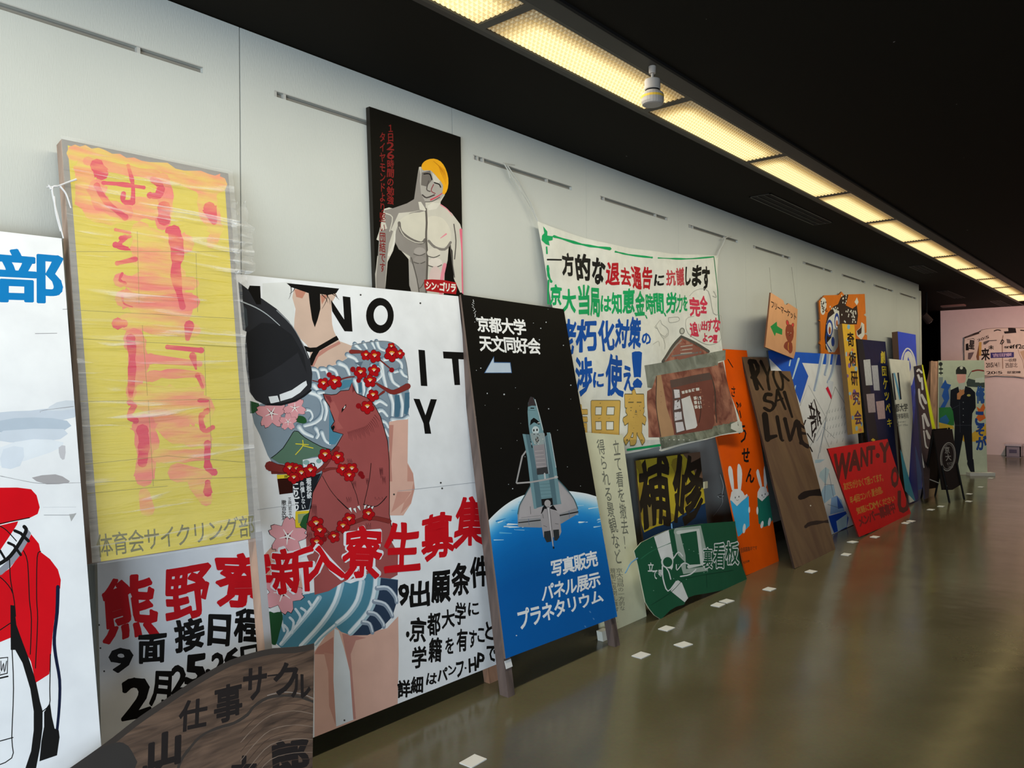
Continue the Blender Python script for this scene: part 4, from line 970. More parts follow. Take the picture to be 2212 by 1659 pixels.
B.poly([(-400, 40), (100, 35), (180, 45), (212, 80), (230, 150), (218, 188), (170, 212), (60, 235), (0, 250), (-400, 260)], RJ)
B.poly([(-400, 255), (0, 255), (105, 230), (85, 290), (30, 370), (0, 410), (-400, 420)], RJ)
B.poly([(-400, 600), (0, 543), (60, 500), (110, 430), (160, 350), (180, 305), (225, 360), (235, 408), (290, 450), (335, 510), (352, 570), (348, 620), (330, 620), (320, 760), (305, 880), (295, 1010), (285, 1115), (207, 1165), (178, 1040), (120, 940), (100, 895), (60, 905), (0, 930), (-400, 960)], RJ, sm=1)
B.poly([(105, 240), (145, 260), (60, 400), (20, 450), (-60, 480), (-60, 430), (0, 400), (60, 310)], '#e4e6ea')
B.poly([(150, 262), (180, 300), (160, 350), (112, 432), (60, 495), (10, 540), (-60, 560), (-60, 520), (0, 500), (50, 455), (100, 378)], '#8b8d97')
B.stroke([(140, 262), (150, 290), (95, 385), (40, 450), (-40, 495)], 22, K); B.stroke([(85, 285), (120, 300), (165, 345)], 18, K, sm=0); B.stroke([(48, 355), (80, 370), (120, 425)], 16, K, sm=0); B.stroke([(0, 400), (30, 450)], 14, K)
B.poly([(60, 715), (82, 718), (95, 830), (120, 900), (165, 1020), (200, 1130), (225, 1250), (247, 1330), (246, 1430), (232, 1540), (205, 1680), (140, 1680), (180, 1560), (195, 1440), (195, 1330), (175, 1200), (130, 1050), (88, 975), (62, 975)], K)
B.stroke([(335, 610), (330, 760), (314, 905), (322, 1010), (345, 1150), (343, 1300), (330, 1440)], 22, '#121a35', w2=16)
B.poly([(290, 1285), (300, 1360), (316, 1430), (340, 1440), (345, 1480), (330, 1585), (228, 1620), (240, 1500), (255, 1420), (255, 1335)], K)
for p in ([(0, 258), (40, 285), (95, 345)], [(-20, 540), (30, 580), (75, 650), (90, 780)], [(55, 450), (60, 560), (75, 650)], [(135, 400), (160, 470), (170, 680), (182, 800), (175, 1000)], [(235, 405), (215, 440), (212, 680), (218, 800), (205, 1080)], [(0, 860), (60, 820)], [(292, 1000), (288, 1200), (286, 1290), (240, 1335)], [(0, 245), (60, 232), (170, 210)], [(205, 1160), (240, 1330)], [(70, 975), (78, 1200), (68, 1480), (68, 1600), (-60, 1660)], [(-20, 1508), (75, 1482)]): B.stroke(p, 6, K)
B.stroke([(-60, 1030), (45, 1018), (42, 1110), (-60, 1135)], 7, K, sm=0); B.stroke([(-60, 1152), (45, 1128)], 9, K, sm=0)
for p in ([(5, 1040), (8, 1100), (20, 1050), (25, 1105), (38, 1040)], [(-20, 1050), (0, 1110)]): B.stroke(p, 5, K)
B.stroke([(250, 150), (440, 148)], 1.5, '#b9bcc2', sm=0); B.stroke([(255, 195), (400, 195), (440, 185)], 3, '#8a8c90', sm=0); B.poly([(400, 190), (442, 185), (412, 232)], '#a9a9a8')
B.flush()

# ---- carved log slab in the foreground
sf, n = lean(.95, (679, 1396), .66)
arc = [(679, 1396), (640, 1397), (590, 1400), (545, 1410), (500, 1425), (460, 1446), (420, 1470), (375, 1500), (330, 1530), (290, 1558), (250, 1590), (195, 1630), (140, 1668)]
base_r = sf((675, 1659)); dr = (base_r-sf((679, 1396))).normalized(); rb = topx(base_r+dr*((base_r.z-.005)/-dr.z))
lbp = sf((140, 1668)); lb2 = topx(Vector((lbp.x-.02, -.95, .005)))
out = [rb]+arc+[(40, 1760), lb2]
B = Board('carved_wooden_sign', 'dark arched wooden slab sign with carved characters in the bottom left foreground', 'wooden sign', sf, [rb, (679, 1380), (590, 1380), (400, 1440), (120, 1600), (20, 1740), lb2], gain=1.0); B.n = n; B.back = .05
WL = wood('#6b5546', stretch=(3, 3, 26), h2='#382c25', scale=2.2, bump=.7)
B.panel('#6b5546', m=WL, ms=wood('#8c7c6c', stretch=(6, 6, 6)), outline=out)
B.part('carved_border'); BK = mat('#39332f', rough=.8)
B.stroke(arc[0:1]+[(x-1, y+7) for x, y in arc[1:]], 13, BK, sm=2)
B.use('H').stroke([(1880, 1265), (1800, 1235), (1700, 1225), (1600, 1240), (1520, 1290), (1480, 1340), (1400, 1390), (1300, 1420), (1200, 1470), (1120, 1560), (1080, 1620), (1060, 1680)], 16, BK, rag=.2)
B.stroke([(1880, 1245), (1800, 1215), (1690, 1205), (1600, 1225)], 5, '#8a8078')
B.poly([(470, 1630), (560, 1560), (680, 1510), (740, 1510), (790, 1560), (800, 1680), (420, 1680)], mat('#353230', rough=.8), sm=2)
B.part('carved_characters'); CK = mat('#221d1c', rough=.85)
B.chars([('仕', 1070, 1250, 1240, 1430, .25), ('事', 1280, 1160, 1450, 1380, .25), ('サ', 1450, 1060, 1600, 1250, .2), ('ー', 1600, 1080, 1660, 1130, .1), ('ク', 1640, 1030, 1780, 1220, .1), ('ル', 1740, 1100, 1860, 1240, -.1)], CK, .03, jit=.6)
B.part('carved_characters'); B.chars([('山', 890, 1450, 1080, 1650, .3), ('郎', 1620, 1490, 1850, 1690, .1), ('太', 1380, 1590, 1540, 1780, .1), ('杉', 820, 1640, 1000, 1800, .2)], CK, .05, jit=.4)
B.part('wood_rings').use('H')
for q in range(9):
    B.stroke([(1880, 1300+q*38), (1760, 1275+q*42), (1620, 1300+q*44), (1520, 1370+q*50), (1440, 1450+q*56)], 4, mat('#7d6b5e' if q % 2 else '#4a3a31', rough=.8), rag=.4)
B.flush()

# ---- shuttle board with its two posts
sf, n = lean(.60, (995, 636), .07)
B = Board('astronomy_signboard', 'black and blue signboard on two posts with a painted space shuttle over the earth', 'signboard', sf,
          [(995.6, 636), (1217.7, 668), (1333.4, 1331.7), (1092.3, 1423)], gain=1.0); B.n = n; B.back = .012
B.panel('#131210', '#6e5d53')
B.part('painted_earth').use('px')
# earth limb in bands, white rim to deep blue
def limb(dy): return [(1040+i*10, y+dy) for i, y in enumerate([1142, 1130, 1119, 1109, 1100, 1092, 1085, 1079, 1074, 1070, 1067, 1065, 1063, 1062, 1061, 1060.5, 1060, 1060, 1060.5, 1061, 1062, 1063.5, 1065, 1067, 1070, 1073, 1077, 1081, 1086])]
m, N, L, b = node_mat('earth_paint'); b.inputs['Roughness'].default_value = .4
ecols = ['#e4ecf0', '#c5dfec', '#7fc1e4', '#4fa6dc', '#2b8ed2', '#1a7bc6', '#1370ba', '#0f67b0', '#0d60a8', '#0b59a0']
edy = (0, 10, 22, 32, 44, 60, 80, 105, 140, 180)
def hexmix(a, b_, t): return '#'+''.join('%02x' % round(int(a[i:i+2], 16)*(1-t)+int(b_[i:i+2], 16)*t) for i in (1, 3, 5))
for q in range(45):
    v = q/5; i = int(v); t = v-i; dy = edy[i]*(1-t)+edy[min(9, i+1)]*t; c = hexmix(ecols[i], ecols[min(9, i+1)], t)
    B.poly(smooth(limb(dy), 2, False)+[(1345, 1500), (1035, 1500)], c, var=.04)
random.seed(11)
for q in range(60):
    x = random.uniform(1062, 1300); k_ = min(28, max(0, (x-1040)/10)); y = limb(0)[int(k_)][1]+random.uniform(8, 70)
    B.stroke([(x, y), (x+random.uniform(12, 30), y+random.uniform(-6, 2))], random.uniform(1.5, 4), random.choice(['#a9d3ea', '#5fb0df', '#2484c8', '#d7e8f0']), w2=1)
B.part('painted_stars')
for i in range(46):
    x, y = random.uniform(1000, 1290), random.uniform(650, 1090); B.ell(x, y, *(random.choice([.6, .8, 1.3]),)*2, '#b9c0c4', n=6)
for p, q in (((1029, 800), .9), ((1217, 746), 1.2), ((1233, 832), 1.4), ((1089, 852), 1.8)): B.ell(p[0], p[1], q, q, '#b9c0c4', n=6)
for i in range(26): y = 648+i*1.9; B.ell(1020+random.uniform(-2, 4)+(i*.3), y, 1, .9, '#cfd2d2', n=5)
B.part('painted_shuttle').use('S'); SB, SG, SW, SD = '#6f9199', '#54707a', '#a9a4a6', '#2b3034'
B.stroke([(298, 515), (210, 635), (155, 885), (290, 880), (530, 835)], 20, '#55595c', sm=0); B.stroke([(298, 515), (210, 635), (155, 885), (290, 880)], 12, '#a7a3a2', sm=0)
B.poly([(290, 900), (230, 1010), (185, 1090), (165, 1180), (168, 1290), (180, 1303), (380, 1308), (580, 1270), (738, 1175), (730, 1130), (700, 1045), (640, 960), (545, 855), (400, 880)], '#8f9093')
B.poly([(290, 910), (240, 1010), (190, 1110), (175, 1230), (380, 1215), (560, 1180), (725, 1120), (690, 1040), (550, 880)], SW)
B.stroke([(292, 905), (235, 1005), (185, 1095), (168, 1180)], 9, '#3f5f66'); B.stroke([(548, 858), (640, 960), (700, 1045), (732, 1130)], 9, '#3f5f66')
B.stroke([(175, 1262), (380, 1238)], 10, '#242628', sm=0); B.stroke([(560, 1195), (735, 1160)], 12, '#242628', sm=0)
B.stroke([(200, 1215), (380, 1195)], 3, '#6a6a6c', sm=0); B.stroke([(268, 1225), (275, 1285)], 4, '#5a6a8a', sm=0); B.stroke([(650, 1150), (655, 1215)], 4, '#5a6a8a', sm=0)
B.poly([(212, 425), (275, 430), (300, 560), (470, 410), (490, 560), (530, 740), (545, 900), (578, 1085), (480, 1100), (390, 1110), (320, 1132), (285, 900), (255, 640)], SG)
B.poly([(212, 425), (240, 430), (290, 700), (330, 1000), (345, 1130), (320, 1132), (285, 900), (255, 640)], SB); B.poly([(440, 412), (472, 412), (530, 740), (575, 1085), (540, 1090), (500, 760)], SB)
B.stroke([(474, 425), (528, 740)], 5, '#c6ccd0'); B.stroke([(415, 420), (440, 620), (460, 800)], 6, '#a9b3b8'); B.stroke([(325, 600), (350, 800)], 5, '#2d474f')
B.poly([(290, 75), (318, 85), (345, 150), (375, 250), (400, 350), (412, 420), (420, 600), (455, 800), (490, 1040), (480, 1060), (390, 1040), (370, 900), (345, 760), (310, 560), (285, 460), (268, 340), (260, 220), (265, 130)], SB, sm=1)
B.poly([(262, 170), (268, 120), (280, 85), (295, 74), (315, 82), (340, 160), (300, 158)], '#3b3436', sm=1); B.stroke([(290, 182), (318, 183)], 10, K, sm=0)
B.stroke([(330, 100), (365, 230), (405, 390)], 6, '#c4c9c9'); B.stroke([(265, 200), (335, 205)], 3, '#37545c')
B.poly([(282, 345), (290, 295), (318, 272), (345, 290), (372, 315), (372, 340), (320, 315)], '#121314'); B.stroke([(355, 322), (375, 318)], 6, '#d9dcd9')
B.ell(335, 390, 34, 38, '#b9c6c8'); B.ell(319, 391, 7, 12, K); B.ell(349, 387, 7, 12, K)
B.poly([(285, 420), (412, 415), (418, 520), (330, 530), (300, 480)], '#8d9a9b'); B.ell(350, 480, 17, 26, '#3a3d3e'); B.ell(322, 428, 5, 5, K); B.ell(357, 428, 5, 5, K)
for i in range(14): B.ell(random.uniform(300, 410), random.uniform(440, 520), 5, 5, random.choice(['#d5d6d6', '#5c5f60', '#c0beb8']), n=6)
B.poly([(312, 535), (418, 520), (450, 795), (350, 805), (335, 700)], '#8f8a8e')
for i in range(6): y = 590+i*36; B.stroke([(330+i*4, y), (405+i*7, y-6)], 4, '#b9b2b2', sm=0)
B.poly([(345, 750), (445, 735), (455, 800), (350, 812)], '#3a3a3c'); B.stroke([(420, 800), (425, 850)], 16, '#b6bcbe', sm=0)
B.stroke([(160, 890), (290, 880), (435, 855), (540, 832)], 15, '#a7a3a2', sm=0); B.ell(527, 832, 16, 13, '#b9b7b5')
for i in range(5): B.stroke([(375+i*3, 900+i*32), (475+i*3, 893+i*32)], 3, '#4c6c73', sm=0)
B.poly([(388, 1040), (492, 1028), (500, 1095), (395, 1100)], '#1b1b1c'); B.ell(448, 1080, 30, 34, '#a5a0a0')
B.poly([(385, 1180), (400, 1120), (420, 1095), (455, 1130), (500, 1095), (540, 1150), (470, 1130)], '#17181a')
B.poly([(380, 1200), (420, 1130), (520, 1150), (560, 1180), (570, 1260), (578, 1350), (555, 1400), (410, 1400), (395, 1310)], '#9d989a', sm=1)
B.poly([(415, 1345), (480, 1335), (485, 1440), (440, 1448), (415, 1400)], '#2d3133'); B.poly([(500, 1330), (555, 1325), (560, 1400), (535, 1432), (510, 1430)], '#2d3133')
B.stroke([(455, 1125), (480, 1300), (503, 1500)], 34, '#7e7a7c', w2=8); B.stroke([(455, 1125), (475, 1300), (498, 1480)], 16, '#c2bec0', w2=5); B.ell(505, 1498, 8, 12, '#202022')
for p in ([(400, 1180), (410, 1220)], [(520, 1270), (550, 1275)], [(410, 1290), (440, 1300)], [(285, 1110), (290, 1180)]): B.stroke(p, 4, '#4c4a4c', sm=0)
B.part('white_lettering'); WT = '#e6e7e6'
B.use('K').text('京都大学', [(228, 275), (578, 300), (590, 415), (240, 385)], WT, .028); B.part('white_lettering'); B.text('天文同好会', [(245, 410), (680, 435), (692, 550), (258, 525)], WT, .028)
B.part('painted_arrow'); B.poly([(285, 683), (355, 562), (357, 604), (474, 606), (484, 683)], '#3c5f8c'); B.poly([(292, 680), (352, 572), (354, 610), (470, 611), (479, 679)], '#b4c3d2')
B.part('white_lettering').use('L').text('写真販売', [(560, 568), (890, 490), (905, 605), (568, 690)], WT, .028); B.part('white_lettering'); B.text('パネル展示', [(500, 740), (912, 640), (922, 750), (498, 868)], WT, .028); B.part('white_lettering'); B.text('プラネタリウム', [(312, 920), (925, 770), (945, 860), (335, 1075)], WT, .028)
B.ell(317, 1105, 5, 4, '#cfd8e0')
for p in ((845, 935), (810, 1040), (870, 985)): B.ell(p[0], p[1], 9, 4, '#4f86bb', rot=.9)
B.flush()
PW_ = wood('#6b5b54', stretch=(5, 5, 1), h2='#3b322e'); PWL = wood('#8a7466', stretch=(5, 5, 1))
def post(B, tl, bl, fl, wd, dep, m, name='post'):
    """post behind the panel face edge: from the top pixel along the board to the floor pixel"""
    P0 = B.surf(tl)-B.n*.0125; P1 = B.surf(bl)-B.n*.0125; d = (P1-P0).normalized(); F = P0+d*(P0.z/-d.z); mb = MB()
    mb.box(P0, F-P0, (wd, 0, 0), -B.n*dep, m); return mb.build(name, B.root)
post(B, (998, 638), (1092, 1420), None, .045, .05, PW_); post(B, (1208, 668), (1322, 1330), None, .045, .045, PW_)
mb = MB(); a_ = B.surf((1093, 1428))
mb.box(a_-B.n*.011, (.042, 0, 0), B.surf((1097, 1445))-a_, B.n*.003, mat('#d8d6d2')); mb.build('tape_patch', B.root, label='white tape patch on the left foot')

# ---- cream handwritten board
sf, n = lean(.43, (1345, 940), .25)
B = Board('handwritten_board', 'plain cream board with faint vertical handwriting between shuttle board and green board', 'notice board', sf, [(1262, 934), (1345, 940), (1397, 1333), (1298, 1374)], gain=1.25); B.n = n; B.back = .01
B.panel('#c8c6a8', '#8f8d78')
B.part('handwriting').use('N'); HW = '#6c6d60'
B.text('得られる景観など', [(25, 160), (80, 160), (215, 1060), (165, 1060)], HW, .008, jit=1, vert=True, hand=.02); B.text('立て看を撤去！', [(140, 170), (190, 165), (270, 960), (225, 960)], HW, .008, jit=1, vert=True, hand=.02)
B.text('京大当局の一方的な', [(165, 1085), (215, 1085), (235, 1390), (195, 1390)], HW, .004, jit=1, vert=True); B.text('規制に反対します。', [(125, 1085), (160, 1085), (195, 1440), (165, 1440)], HW, .004, jit=1, vert=True)
for i in range(9): B.ell(35+i*18, 590+i*110, 2.5, 2.5, '#7d7b66', n=5)
B.flush(); foot(B, (1303, 1386), 14, .05, mat('#d9d7c8'))

# ---- cloth banner hung by cords
BQ = [(1160, 478), (1553, 552), (1603, 930), (1258, 1010)]
def banY(p):
    t = min(1, max(0, (p[1]-480)/470)); sx = min(1, max(0, (p[0]-1300)/300)); return .035+(.165+.085*sx)*t*t
def bansurf(p):
    P = hitY(p, -banY(p))
    wv = .008*math.sin(P.x*9+P.z*6)+.004*math.sin(P.x*12-P.z*11+1)+.0015*math.sin(P.z*21+P.x*9)
    return P+Vector((0, -1, 0))*wv
topc = smooth([(1160, 478), (1195, 492), (1240, 506), (1290, 521), (1340, 532), (1400, 541), (1450, 548), (1500, 550), (1553, 552)], 3, False)
rightc = smooth([(1553, 552), (1548, 600), (1551, 680), (1562, 755), (1573, 830), (1590, 890), (1603, 930)], 3, False)
botc = smooth([(1601, 934), (1560, 941), (1500, 955), (1426, 975), (1423, 965), (1380, 975), (1330, 985), (1262, 1000)], 3, False)
leftc = smooth([(1262, 1000), (1240, 900), (1215, 760), (1190, 640), (1172, 560), (1160, 478)], 3, False)
outb = topc+rightc[1:]+botc+leftc[1:-1]
B = Board('cloth_banner', 'white cloth banner painted with slogans and a brick house, hung by cords', 'banner', bansurf, [(1150, 470), (1560, 470), (1610, 940), (1400, 990), (1250, 1010)], gain=1.05, base=(4.6, -.05, 1.0)); B.n = Vector((0, -1, 0)); B.back = .002
# cloth as a fine grid filled inside the outline
def fillgrid(B, outline, step, m, name, off=0.0, thick=.0):
    mb = MB(); xs0 = min(p[0] for p in outline); xs1 = max(p[0] for p in outline); ys0 = min(p[1] for p in outline); ys1 = max(p[1] for p in outline)
    tri = tessellate_polygon([[Vector((p[0], p[1], 0)) for p in outline]])
    sv = B.clip; lay = B.lay; B.mb = mb; y = ys0
    while y < ys1:
        x = xs0
        while x < xs1:
            B.clip = [(x, y), (x+step, y), (x+step, y+step), (x, y+step)]; B.tris(list(outline), tri, m, lay=0); x += step
        y += step
    B.clip = sv; B.lay = lay; B.mb = None
    return mb.build(name, B.root, smooth=True)
CL = mat('#d5d4c8', 1.05, rough=.85, var=.1, scale=14, bump=.5)
def clip_art(B, step=9):
    """give painted areas the fine mesh of the cloth"""
    old = B.tris
    def tr(vs, fs, m, lay=None):
        if lay is not None: return old(vs, fs, m, lay)
        L_ = None; new_v = []; new_f = []
        for f in fs:
            P = [vs[k] for k in f]
            def rec(a, b, c, dpt):
                e = (math.dist(a, b), math.dist(b, c), math.dist(c, a)); k = e.index(max(e))
                if e[k] < step or dpt > 7: i = len(new_v); new_v.extend([a, b, c]); new_f.append((i, i+1, i+2)); return
                if k == 0: mdl = ((a[0]+b[0])/2, (a[1]+b[1])/2); rec(a, mdl, c, dpt+1); rec(mdl, b, c, dpt+1)
                elif k == 1: mdl = ((b[0]+c[0])/2, (b[1]+c[1])/2); rec(a, b, mdl, dpt+1); rec(a, mdl, c, dpt+1)
                else: mdl = ((c[0]+a[0])/2, (c[1]+a[1])/2); rec(a, b, mdl, dpt+1); rec(mdl, b, c, dpt+1)
            rec(*P, 0)
        old(new_v, new_f, m, L_)
    B.tris = tr
fillgrid(B, outb, 8, CL, 'cloth')
clip_art(B); B.step = .00012; B.lay = 6
B.part('painted_house').use('M'); BRK, BR2, BR3 = '#9a5f4c', '#7d4c3f', '#a98563'
def mm(a, b_, sc): 
    m, N, L, b = node_mat('wash_paint'); b.inputs['Roughness'].default_value = .85
    tc = N.new('ShaderNodeTexCoord'); no = N.new('ShaderNodeTexNoise'); no.inputs['Scale'].default_value = sc; no.inputs['Detail'].default_value = 8; no.inputs['Distortion'].default_value = .8; L.new(tc.outputs['Object'], no.inputs['Vector'])
    cr = N.new('ShaderNodeValToRGB'); cr.color_ramp.elements[0].position = .36; cr.color_ramp.elements[0].color = hexlin(a)+(1,); cr.color_ramp.elements[1].position = .64; cr.color_ramp.elements[1].color = hexlin(b_)+(1,)
    L.new(no.outputs['Fac'], cr.inputs[0]); L.new(cr.outputs[0], b.inputs['Base Color']); return m
WB, WG, WR = mm('#6f3f33', '#a9735c', 9), mm('#6d6f62', '#8e9183', 8), mm('#7c4034', '#a3715c', 16)
B.poly([(770, 1200), (800, 1180), (820, 1100), (1215, 1020), (1250, 1010), (1290, 1180), (1335, 1390), (1330, 1400), (840, 1495), (770, 1495)], WB)
B.poly([(850, 1010), (920, 920), (985, 845), (1050, 880), (1160, 950), (1150, 960), (860, 1025)], WR)
B.poly([(745, 1035), (860, 1015), (1000, 985), (1268, 935), (1270, 1000), (1215, 1010), (1210, 1035), (820, 1100), (800, 1180), (770, 1175)], WG)
B.poly([(840, 1495), (960, 1480), (1335, 1390), (1350, 1455), (1100, 1510), (850, 1570)], mm('#5e6252', '#8c8f7c', 12))
B.poly([(1335, 1390), (1360, 1395), (1368, 1460), (1340, 1462), (1300, 1440), (1300, 1410)], '#c9c8bb')
B.stroke([(860, 1010), (985, 850), (1155, 945)], 20, '#55534b', sm=0); B.stroke([(880, 1000), (985, 875)], 7, '#8c8a80', sm=0); B.ell(987, 815, 15, 22, '#77776c'); B.ell(987, 815, 9, 15, '#b5b4a6')
B.poly([(975, 900), (1050, 900), (1110, 950), (1100, 965), (970, 1000), (930, 960)], '#8a5a4c'); B.stroke([(930, 975), (1100, 950)], 10, '#74706a', sm=0)
for q in range(3): B.stroke([(985, 915+q*22), (1045, 905+q*24)], 6, '#a9a092', sm=0)
B.poly([(820, 1100), (850, 1095), (890, 1300), (945, 1480), (850, 1495), (835, 1300)], BR3); B.stroke([(822, 1105), (832, 1300), (850, 1490)], 5, '#4e4038'); B.stroke([(1165, 1095), (1190, 1200), (1215, 1400)], 7, '#4e4038')
B.poly([(905, 1130), (1160, 1080), (1175, 1140), (1200, 1400), (1180, 1440), (965, 1480), (940, 1480), (910, 1300)], '#74463b'); B.poly([(905, 1130), (1160, 1080), (1170, 1125), (910, 1180)], '#5b4a43')
B.poly([(915, 1180), (965, 1185), (975, 1300), (1015, 1450), (950, 1475), (925, 1330)], '#5c4b46')
for a in ([(925, 1190), (960, 1190), (962, 1240), (930, 1245)], [(930, 1260), (960, 1255), (970, 1310), (932, 1320)], [(935, 1335), (975, 1330), (985, 1380), (940, 1390)], [(945, 1400), (990, 1395), (1005, 1450), (955, 1465)]): B.poly(a, '#cdc9cb')
B.poly([(970, 1250), (1040, 1228), (1060, 1300), (1080, 1420), (1070, 1435), (1015, 1450), (985, 1330)], '#d3d2cf')
for q in range(5): B.poly([(975+q*27, 1200-q*5), (996+q*27, 1197-q*5), (998+q*27, 1215-q*5), (978+q*27, 1218-q*5)], '#cdcbc4')
for r in range(3):
    for q in range(2): B.poly([(1066+q*28, 1236+r*28), (1087+q*28, 1232+r*28), (1090+q*28, 1252+r*28), (1070+q*28, 1257+r*28)], '#cdcbc4')
B.stroke([(1100, 1230), (1110, 1310), (1090, 1400)], 6, '#4b332d')
B.part('painted_border'); GN = '#1f9a5a'
B.stroke([(160, 210), (260, 235), (400, 270), (520, 290)], 15, GN, rag=.4); B.stroke([(555, 308), (650, 325), (790, 345)], 13, GN, rag=.4); B.stroke([(830, 348), (950, 352), (1050, 352), (1190, 340)], 9, GN, rag=.4)
B.poly([(95, 145), (120, 180), (118, 205), (155, 210), (150, 235), (125, 240), (130, 270), (105, 260), (82, 235), (85, 205), (100, 190)], GN); B.stroke([(110, 280), (112, 320)], 10, GN, rag=.3); B.stroke([(120, 400), (130, 460), (150, 500)], 14, GN, rag=.4); B.stroke([(132, 490), (136, 640)], 9, GN, rag=.3)
B.stroke([(1192, 345), (1200, 480), (1215, 650), (1228, 760)], 5, '#2f7d54'); B.stroke([(640, 1575), (740, 1560), (840, 1545)], 15, GN)
B.part('black_lettering')
B.chars([('一', 112, 335, 210, 385), ('方', 215, 315, 300, 460, -.1), ('的', 312, 325, 405, 490, -.1), ('な', 415, 350, 490, 510, -.1), ('に', 815, 455, 870, 525), ('し', 1012, 405, 1050, 520), ('ま', 1058, 395, 1112, 525), ('す', 1115, 405, 1160, 555)], '#23221f', .045, hand=.02)
B.part('red_lettering')
B.chars([('退', 498, 380, 585, 520, -.1), ('去', 588, 410, 655, 525, -.1), ('通', 662, 405, 730, 545, -.1), ('告', 735, 405, 800, 545, -.05)], '#ad2129', .035, nb=8, hand=.02); B.chars([('抗', 880, 425, 940, 525), ('議', 945, 410, 1003, 525)], '#b5444a', .03, hand=.02)
B.chars([('完', 1035, 600, 1105, 720), ('全', 1105, 590, 1150, 700), ('追', 1030, 760, 1085, 850), ('い', 1088, 770, 1110, 820), ('出', 1110, 750, 1155, 810), ('す', 1155, 740, 1190, 815), ('な', 1192, 730, 1232, 820), ('よ', 1115, 830, 1155, 885), ('っ', 1160, 845, 1195, 885), ('！', 1198, 840, 1216, 890)], '#c43a50', .04, hand=.02)
B.part('green_lettering')
B.chars([('京', 145, 520, 215, 650), ('大', 215, 545, 300, 700), ('当', 315, 520, 395, 715), ('局', 400, 540, 470, 720), ('は', 475, 590, 540, 690), ('知', 540, 570, 598, 705), ('恵', 600, 545, 678, 700), ('金', 680, 560, 752, 715), ('時', 758, 575, 812, 705), ('間', 812, 575, 872, 700), ('労', 885, 570, 945, 700), ('力', 945, 580, 985, 695), ('を', 988, 590, 1022, 685)], GN, .035, nb=8, hand=.02)
for p in ((680, 700), (755, 715), (875, 700)): B.stroke([p, (p[0]+8, p[1]+18)], 8, GN)
B.part('blue_lettering'); BL = '#1d4f9c'
B.chars([('老', 215, 745, 305, 960), ('朽', 305, 740, 445, 945), ('化', 450, 745, 560, 940), ('対', 560, 740, 650, 920), ('策', 650, 730, 722, 925), ('の', 725, 830, 778, 900), ('渉', 310, 985, 410, 1225), ('に', 415, 1080, 480, 1175), ('使', 490, 970, 610, 1230), ('え', 612, 1040, 680, 1195), ('！', 682, 950, 725, 1175)], BL, .036, nb=8, hand=.02)
B.part('gold_lettering')
for bd, c in ((.05, '#6d6240'), (.033, '#c9a455')): B.chars([('吉', 290, 1290, 385, 1500), ('田', 410, 1265, 585, 1500), ('寮', 605, 1195, 755, 1540)], c, bd, nb=8)
B.part('pencil_drawing')
for p in ([(820, 780), (850, 745), (860, 770), (900, 800), (905, 840), (870, 860), (845, 830), (830, 800), (820, 780)], [(845, 830), (880, 850), (900, 830)], [(870, 860), (880, 900), (875, 930)], [(820, 780), (812, 790), (830, 800)], [(1040, 590), (1090, 550), (1150, 560), (1190, 700), (1235, 720), (1240, 860), (1190, 900), (1110, 890), (1020, 830), (1010, 740), (1060, 720)], [(900, 730), (960, 725), (965, 750), (910, 760), (900, 730)], [(1180, 560), (1200, 600), (1175, 590)], [(790, 900), (830, 880), (835, 910)]): B.stroke(p, 3, '#a5a49a')
B.flush()
mb = MB(); CORD = mat('#c4c3bb', rough=.8)
def cord(mb, pts, y, r=.004): mb.tube([hitY(p, -y) for p in pts], r, CORD, 6)
cord(mb, [(1088, 352), (1100, 372), (1125, 412), (1148, 450), (1164, 484)], .03); cord(mb, [(1096, 358), (1118, 390), (1145, 436), (1165, 484)], .032); cord(mb, [(1112, 356), (1088, 352), (1096, 364), (1102, 385)], .028, .003)
cord(mb, [(1566, 515), (1560, 530), (1553, 542), (1548, 556)], .035, .007); cord(mb, [(1560, 516), (1572, 512), (1580, 510)], .03, .005)
mb.build('cord', B.root)

# ---- brown and yellow repair board
sf, n = lean(.33, (1373, 993), .14)
B = Board('repair_painting', 'small yellow and black brush lettered board with navy foot, below the cloth banner', 'painting', sf, [(1373, 995), (1512, 976), (1532, 1175), (1395, 1220)], gain=1.5); B.n = n; B.back = .012
B.panel('#1c3350', '#4a3b2c')
B.part('painted_ground').use('N')
B.poly([(300, 300), (775, 250), (815, 615), (660, 690), (560, 760), (450, 790), (370, 830), (350, 760)], '#a8952a', sm=0)
for p in (([(320, 330), (360, 420), (350, 600), (390, 760)], 50), ([(600, 330), (640, 480), (650, 620)], 70), ([(440, 600), (480, 700), (560, 720)], 60)): B.stroke(p[0], p[1], '#8a7526', rag=.2)
B.poly([(640, 260), (770, 250), (795, 480), (740, 420), (700, 330)], '#6a5140'); B.poly([(390, 640), (440, 620), (450, 780), (400, 790)], '#7b6a3a')
B.part('brush_lettering')
B.chars([('補', 325, 290, 565, 790, .1), ('修', 560, 262, 800, 760, .1)], '#241f18', .03, hand=.04)
B.stroke([(600, 560), (610, 640), (650, 700), (640, 620)], 26, '#2a2419', w2=12); B.stroke([(690, 720), (690, 660), (780, 500)], 16, '#2a2419')
B.flush()
for p in ((1410, 1212), (1505, 1184)):
    P = B.surf(p)-B.n*.012; d = Vector((0, -B.n.z, B.n.y)); d = d if d.z < 0 else -d; mb = MB(); mb.box(P, (.04, 0, 0), d*(P.z/-d.z), -B.n*.03, mat('#4a3b2c')); mb.build('leg', B.root)
mb = MB(); Q = B.surf((1519, 1056)); mb.box(Q, (.05, 0, 0), (0, 0, .05), B.n*.012, mat('#c9c2a0')); mb.build('block', B.root, label='small pale block stuck to the right edge')

